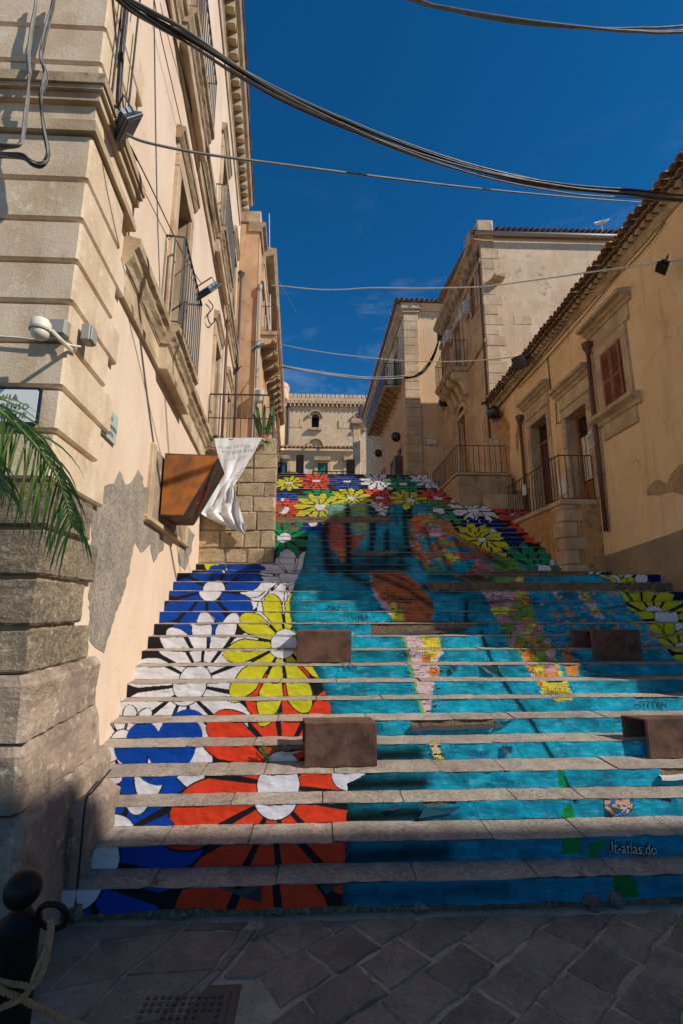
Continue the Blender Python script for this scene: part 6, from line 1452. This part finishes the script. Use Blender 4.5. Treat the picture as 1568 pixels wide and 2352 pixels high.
# cables on the palazzo side wall
for lb,pix,r in [('dark cable running down the palazzo wall left of the upper balcony',[(380,-10),(400,80),(425,180),(450,300),(475,430),(500,560),(512,640)],.010),('dark cable below the upper moulding of the palazzo',[(418,0),(440,90),(455,180),(470,300),(485,420),(510,560),(520,640)],.009),
  ('thin slanting wire from the corner moulding down to the lower balcony',[(300,335),(345,425),(390,520),(430,600),(462,650)],.006),('thin vertical wire on the upper palazzo wall',[(355,0),(372,90),(395,190),(420,300),(440,400)],.005),
  ('looping cable beneath the palazzo floodlight',[(480,690),(490,705),(478,725),(485,745),(496,735)],.010),('thin cable along the far palazzo wall above the terrace',[(505,480),(525,600),(540,720),(548,820)],.007)]:
    obj('cable',MB().tube(smoothpts([Lf(*((lambda t:(t[0],.05,t[1]))(LP(x,y,.05)))) for x,y in pix]),r,5),MT['dcable'],label=lb,cat='cable',smooth=True)
# cable bundles on the corner pilaster (front)
cq=lambda u,v:(u*.205,v*.205)
FYc=QY-.05
def frontP(pts,Y=None): return [atY(*cq(u,v),(Y or FYc)-(.10 if v>700 else 0)) for u,v in pts]
bundle('bundle of grey cables hanging straight down the corner pilaster',frontP([(410,-40),(385,160),(360,330),(325,650),(335,800),(330,900),(325,1000),(300,1200),(275,1420),(250,1560),(200,1620),(60,1640),(-60,1640)]),5,.006,.014,['cable'])
bundle('thick taped cable bundle that loops under the pilaster moulding',frontP([(612,-40),(590,110),(545,260),(495,470),(465,630),(495,740),(520,830),(490,930),(465,1020),(460,1150),(480,1300),(505,1480),(535,1640),(540,1740),(500,1810),(430,1835),(350,1810),(270,1745),(150,1735),(-60,1740)]),9,.006,.020,['cable','cable','dcable'])
for lb,pts in (('dark cable beside the pilaster edge',[(1132,-20),(1145,300),(1165,600),(1185,960)]),('dark conduit on the pilaster return',[(1310,-20),(1290,500),(1260,900),(1240,1090)])):
    pass
obj('cable',MB().tube([Lf(-1.42+.03,.07,8),Lf(-1.42+.03,.07,zA+.01)],.008,5),MT['dcable'],label='dark conduit down the corner of the upper pilaster',cat='cable')
obj('cable',MB().tube([Lf(-1.42+.32,.07,8),Lf(-1.42+.32,.07,zA+.01)],.008,5),MT['dcable'],label='thin dark conduit on the side face of the upper pilaster',cat='cable')
bundle('taped cable bundle beside the quoins above the floodlight',[Lf(*((lambda t:(t[0],.06,t[1]))(LP(x,y,.06)))) for x,y in [(296,-30),(290,40),(282,120),(277,190),(274,240),(276,275)]],4,.010,.016,['cable','dcable'])
obj('cable',MB().tube(smoothpts([(-1.262,2.90,-1.59),(-1.265,2.91,-1.3),(-1.268,2.92,-1.05),(-1.27,3.0,-1.02),(-1.30,3.3,-1.0)]),.006,5),MT['dcable'],label='black cable running up the plinth corner at the stair foot',cat='cable')
# CCTV dome and junction boxes on the corner pilaster
cc=thing('security_camera',atY(94,760,QY-.1),'cream dome security camera on the corner pilaster','camera')
q=atY(94,752,QY-.17); obj('housing',MB().lathe((q[0],q[1],q[2]-.005),[(.01,.054),(.035,.049),(.049,.03),(.05,.0),(.05,-.012)],16),MT['creamplastic'],cc,smooth=True)
obj('dome',MB().ball((q[0],q[1],q[2]-.03),.045,16,0,(1,1,.95)),MT['creamplastic'],cc,smooth=True); obj('seam_ring',MB().lathe((q[0],q[1],q[2]-.02),[(.048,-.004),(.0525,-.003),(.0525,.003),(.048,.004)],16),MT['greyplastic'],cc)
obj('arm',MB().tube([(q[0]+.05,q[1]+.01,q[2]-.01),(q[0]+.07,q[1]+.05,q[2]-.03),(q[0]+.075,QY,q[2]-.03)],.012,7),MT['creamplastic'],cc)
def jbox(lbl,fr,a,b,z,w,h,d):
    T=thing('junction_box',fr(a,b,z),lbl,'junction box'); obj('case',MB().box(fr,a-w/2,a+w/2,b,b+d,z,z+h,.006),MT['greyplastic'],T); obj('lid',MB().box(fr,a-w/2+.004,a+w/2-.004,b+d+.0005,b+d+.012,z+.004,z+h-.004,.005),MT['greyplastic'],T); return T
q=atY(140,778,QY-.01); jbox('larger square grey junction box next to the dome camera',lambda a,b,c:(a,QY-b,c),q[0],.002,q[2],.095,.095,.05)
q=LP(191,788,.06); jbox('small grey junction box on the side of the corner quoins',Lf,q[0]-.0,.06,q[1],.09,.105,.05)
obj('cable',MB().tube(smoothpts([atY(x,y,QY-.03) for x,y in [(-20,772),(40,776),(90,780),(125,776),(145,784),(160,792)]]+[Lf(LP(185,796,.08)[0],.08,LP(185,796,.08)[1])]),.007,5),MT['ac'],label='pale cable linking the dome camera and the junction boxes',cat='cable')
# ================================================================ palm
palm=thing('palm_plant',(-1.75,1.75,-1.6),'green potted palm whose fronds arch in front of the corner sign','palm')
cp7=lambda u,v:(u*.1953,861+v*.1953)
obj('pot',MB().lathe((-1.75,1.75,-1.6),[(.16,0),(.22,.4),(.24,.42),(.24,.46),(.2,.46),(.19,.42)],18),MT['terracotta'],palm)
obj('trunk',MB().tube([(-1.75,1.75,-1.2),(-1.74,1.74,-.4),(-1.72,1.74,.35)],[.06,.05,.045],8),MT['rope'],palm)
def blade(P,d,L_,w,droop,mat='leaf'):
    """tapered folded leaflet from P along d"""
    P=Vector(P); d=Vector(d).normalized(); g=MB(); n=6; L0=[];C0=[];R0=[]
    side=d.cross(Vector((0,1,.2))).normalized() if abs(d.y)<.9 else Vector((1,0,0))
    p=P.copy(); dd=d.copy()
    for i in range(n+1):
        t=i/n; wd2=w*(math.sin(math.pi*min(1,.18+t*.82))**.7)*(1-.15*t) if i<n else .0006
        L0.append(p-side*wd2); C0.append(p+Vector((0,.25*wd2,0))); R0.append(p+side*wd2)
        dd=(dd+Vector((0,0,-droop))*(1/n)*2.2).normalized(); p=p+dd*(L_/n)
    vs=L0+C0+R0; m=n+1; fs=[]
    for i in range(n): fs+=[(i,i+1,m+i+1,m+i),(m+i,m+i+1,2*m+i+1,2*m+i)]
    return g.add(vs,fs)
def frond(pix,Y0,Y1,nl,Lr,seed,lenL=.42,lenR=.36):
    random.seed(seed); P=smoothpts([atY(x,y,Y0+(Y1-Y0)*i/(len(pix)-1)) for i,(x,y) in enumerate(pix)],8)
    Fd=obj('frond',MB().tube([tuple(p) for p in P],[.011-.008*i/(len(P)-1) for i in range(len(P))],6),MT['leaf'],palm)
    n=len(P)
    for k in range(nl):
        t=(k+.5)/nl; f=t*(n-1); i=int(f); p=P[i].lerp(P[min(i+1,n-1)],f-i); tg=(P[min(i+1,n-1)]-P[max(i-1,0)]).normalized()
        up=Vector((-tg.z,0,tg.x)); ln=1-.55*t
        for sd,LL in ((1,lenR),(-1,lenL)):
            d=tg*random.uniform(.45,.75)+up*sd*random.uniform(.55,.95)+Vector((0,random.uniform(-.35,.35),-.1))
            obj('leaflet',blade(p,d,LL*ln*random.uniform(.8,1.15),random.uniform(.0038,.0062),random.uniform(.7,1.3)),MT['leaf'],Fd,weld=False,smooth=True)
frond([(-160,895),(-60,912),(0,945),(39,978),(82,1023),(109,1060),(137,1105),(156,1166),(168,1210)],1.72,1.85,48,1,3,.46,.36)
frond([(-170,960),(-110,985),(-60,1020),(-20,1070),(10,1130)],1.66,1.7,26,1,5,.44,.34)
for a in range(2):
    obj('stalk',MB().tube([(-1.72,1.74,.35),(-1.70+.05*a,1.70,.6),tuple(atY((-160,-170,-160)[a],(895,960,890)[a],(1.72,1.66,1.62)[a]))],.012,6),MT['leaf'],palm)
# ================================================================ bollard and rope
bx=atY(53,2050,1.72); X,Yb=bx[0],1.72; zt=atY(55,1997,Yb)[2]
bo=thing('bollard',(X,Yb,-1.6),'black iron bollard with ball top and rope ring at the lower left corner','bollard')
hb=zt+1.6
obj('shaft',MB().lathe((X,Yb,-1.6),[(.085,0),(.085,.05),(.062,.08),(.058,hb-.17),(.063,hb-.16),(.063,hb-.14),(.04,hb-.125),(.03,hb-.11)],24),MT['black'],bo); smooth_by_angle(bo.children[0],35)
obj('ball',MB().ball((X,Yb,zt-.054),.053,22),MT['black'],bo,smooth=True)
rc=atY(122,2104,Yb); pts=[(rc[0]+.044*math.cos(a*math.pi/9),Yb-.02*math.sin(a*math.pi/9),rc[2]+.044*math.sin(a*math.pi/9)) for a in range(18)]
obj('ring',MB().tube(pts,.009,8,True),MT['black'],bo,smooth=True)
def rope(lbl,P,r=.008):
    P=smoothpts(P,8); T=thing('rope',tuple(P[-1]),lbl,'rope')
    for q in range(3):
        Q=[]
        for j,p in enumerate(P):
            tg=(P[min(j+1,len(P)-1)]-P[max(j-1,0)]).normalized(); u=tg.orthogonal().normalized(); w_=tg.cross(u); a=j*.9+q*2.094
            Q.append(p+(u*math.cos(a)+w_*math.sin(a))*r*.55)
        obj('strand',MB().tube([tuple(p) for p in Q],r*.62,5),MT['rope'],T,smooth=True)
rd=lambda u,v:(u*.366,1952+v*.366)
rope('hemp rope knotted to the bollard ring and hanging down',[atY(*rd(u,v),Yb-.10) for u,v in [(318,440),(315,520),(285,640),(230,760),(200,850),(150,920),(60,970),(-80,1020)]])
rope('hemp rope stretched low past the bollard across the paving',[atY(*rd(u,v),Yb-.16+i*.03) for i,(u,v) in enumerate([(-100,830),(0,880),(90,915),(180,960),(280,1010),(380,1060),(560,1120),(800,1230)])])
rope('short loop of rope wound round the bollard shaft',[atY(*rd(u,v),Yb-.11) for u,v in [(-80,800),(20,830),(120,845),(215,855),(265,780),(300,660),(322,540),(326,470)]],.007)
# ================================================================ weeds
def weed(lbl,x,y,k,hgt,n,sp,fine=True):
    p=atY(x,y,YK[k+1]-.01) if k else atZ(x,y,-1.6); z=ZK(k) if k else -1.6; p=(p[0],(YK[k+1]-.005) if k else p[1],z); T=thing('weed',p,lbl,'weed')
    for i in range(n):
        a=random.uniform(0,6.28); d=Vector((math.cos(a)*sp,-abs(math.sin(a))*sp*.8,1)).normalized(); L_=hgt*random.uniform(.5,1.1)
        S=obj('stem',MB().tube([p,tuple(Vector(p)+d*L_*.5),tuple(Vector(p)+d*L_+Vector((d.x*.03,0,-.01)))],.0022,4),MT['weed'],T)
        if fine:
            for j in range(6):
                t=.3+.12*j; b=Vector(p)+d*L_*t; e=Vector((random.uniform(-1,1),random.uniform(-1,.2),random.uniform(.2,1))).normalized(); obj('leaf',blade(tuple(b),tuple(e),L_*.28,.0022,.3,'weed'),MT['weed'],S,weld=False)
        else:
            obj('leaf',blade(p,tuple(d+Vector((random.uniform(-.5,.5),0,0))),L_*1.1,.004,.6,'weed'),MT['weed'],S,weld=False)
weed('feathery green weed growing from the step left of the lower steel box',617,1748,4,.16,11,.55)
for lb,x,y,k,h,n in [('small grass tuft on the step above the orange flower',640,1632,6,.05,5),('tiny green tuft in the white flower step joint',420,1498,10,.04,4),('grass tuft on the step by the white centre',690,1300,17,.10,6),('grass blades below the green flower',735,1300,17,.10,5),('tuft on the shaded step of the blue flower',1145,1258,21,.08,8),('green weed at the foot of the tall house wall',1120,1150,33,.15,7)]:
    weed(lb,x,y,k,h,n,.7,False)
for lb,x,y in (('green weed sprouting at the left end of the terrace wall',493,1000),('green weed sprouting at the right end of the terrace wall',610,1010)):
    p=atY(x,y+6,PY-.02); T=thing('weed',p,lb,'weed')
    for i in range(16):
        e=Vector((random.uniform(-1,1),random.uniform(-1,0),random.uniform(-.3,1))).normalized(); obj('leaf',blade(p,tuple(e),.12,.010,.6,'weed'),MT['weed'],T,weld=False)
# ================================================================ houses across the street (behind the viewer, they shade the street)
def backhouse(lbl,x0,x1,zt,y=-3.2):
    T=thing('street_house',((x0+x1)/2,y-2,-1.6),lbl,'building'); hs_=[]
    n=int((x1-x0)/2.2)
    for i in range(n):
        for f_ in range(3):
            a=x0+.8+i*2.2; z=-.6+f_*3.4
            if z+1.9<zt: hs_.append((a,a+.9,z,z+1.9))
    fr=lambda s,o,z:(s,y+o,z)
    obj('wall',wall_holes(fr,x0,x1,-1.7,zt,hs_).add([(x0,y,-1.7),(x0,y-6,-1.7),(x0,y-6,zt),(x0,y,zt)],[(0,1,2,3)]).add([(x1,y,-1.7),(x1,y-6,-1.7),(x1,y-6,zt),(x1,y,zt)],[(0,1,2,3)]),MT['b3'],T)
    obj('roof',MB().add([(x0,y+.2,zt),(x1,y+.2,zt),(x1,y-6,zt+1.0),(x0,y-6,zt+1.0)],[(0,1,2,3)]),MT['tile'],T)
    for h in hs_: obj('shutter',MB().box(fr,h[0],h[1],-.15,-.1,h[2],h[3]),MT['green'],T)
backhouse('cream house across the street behind the viewer, lower roof',5.5,11.2,9.1); backhouse('cream house across the street behind the viewer, taller roof',11.2,24,10.0)
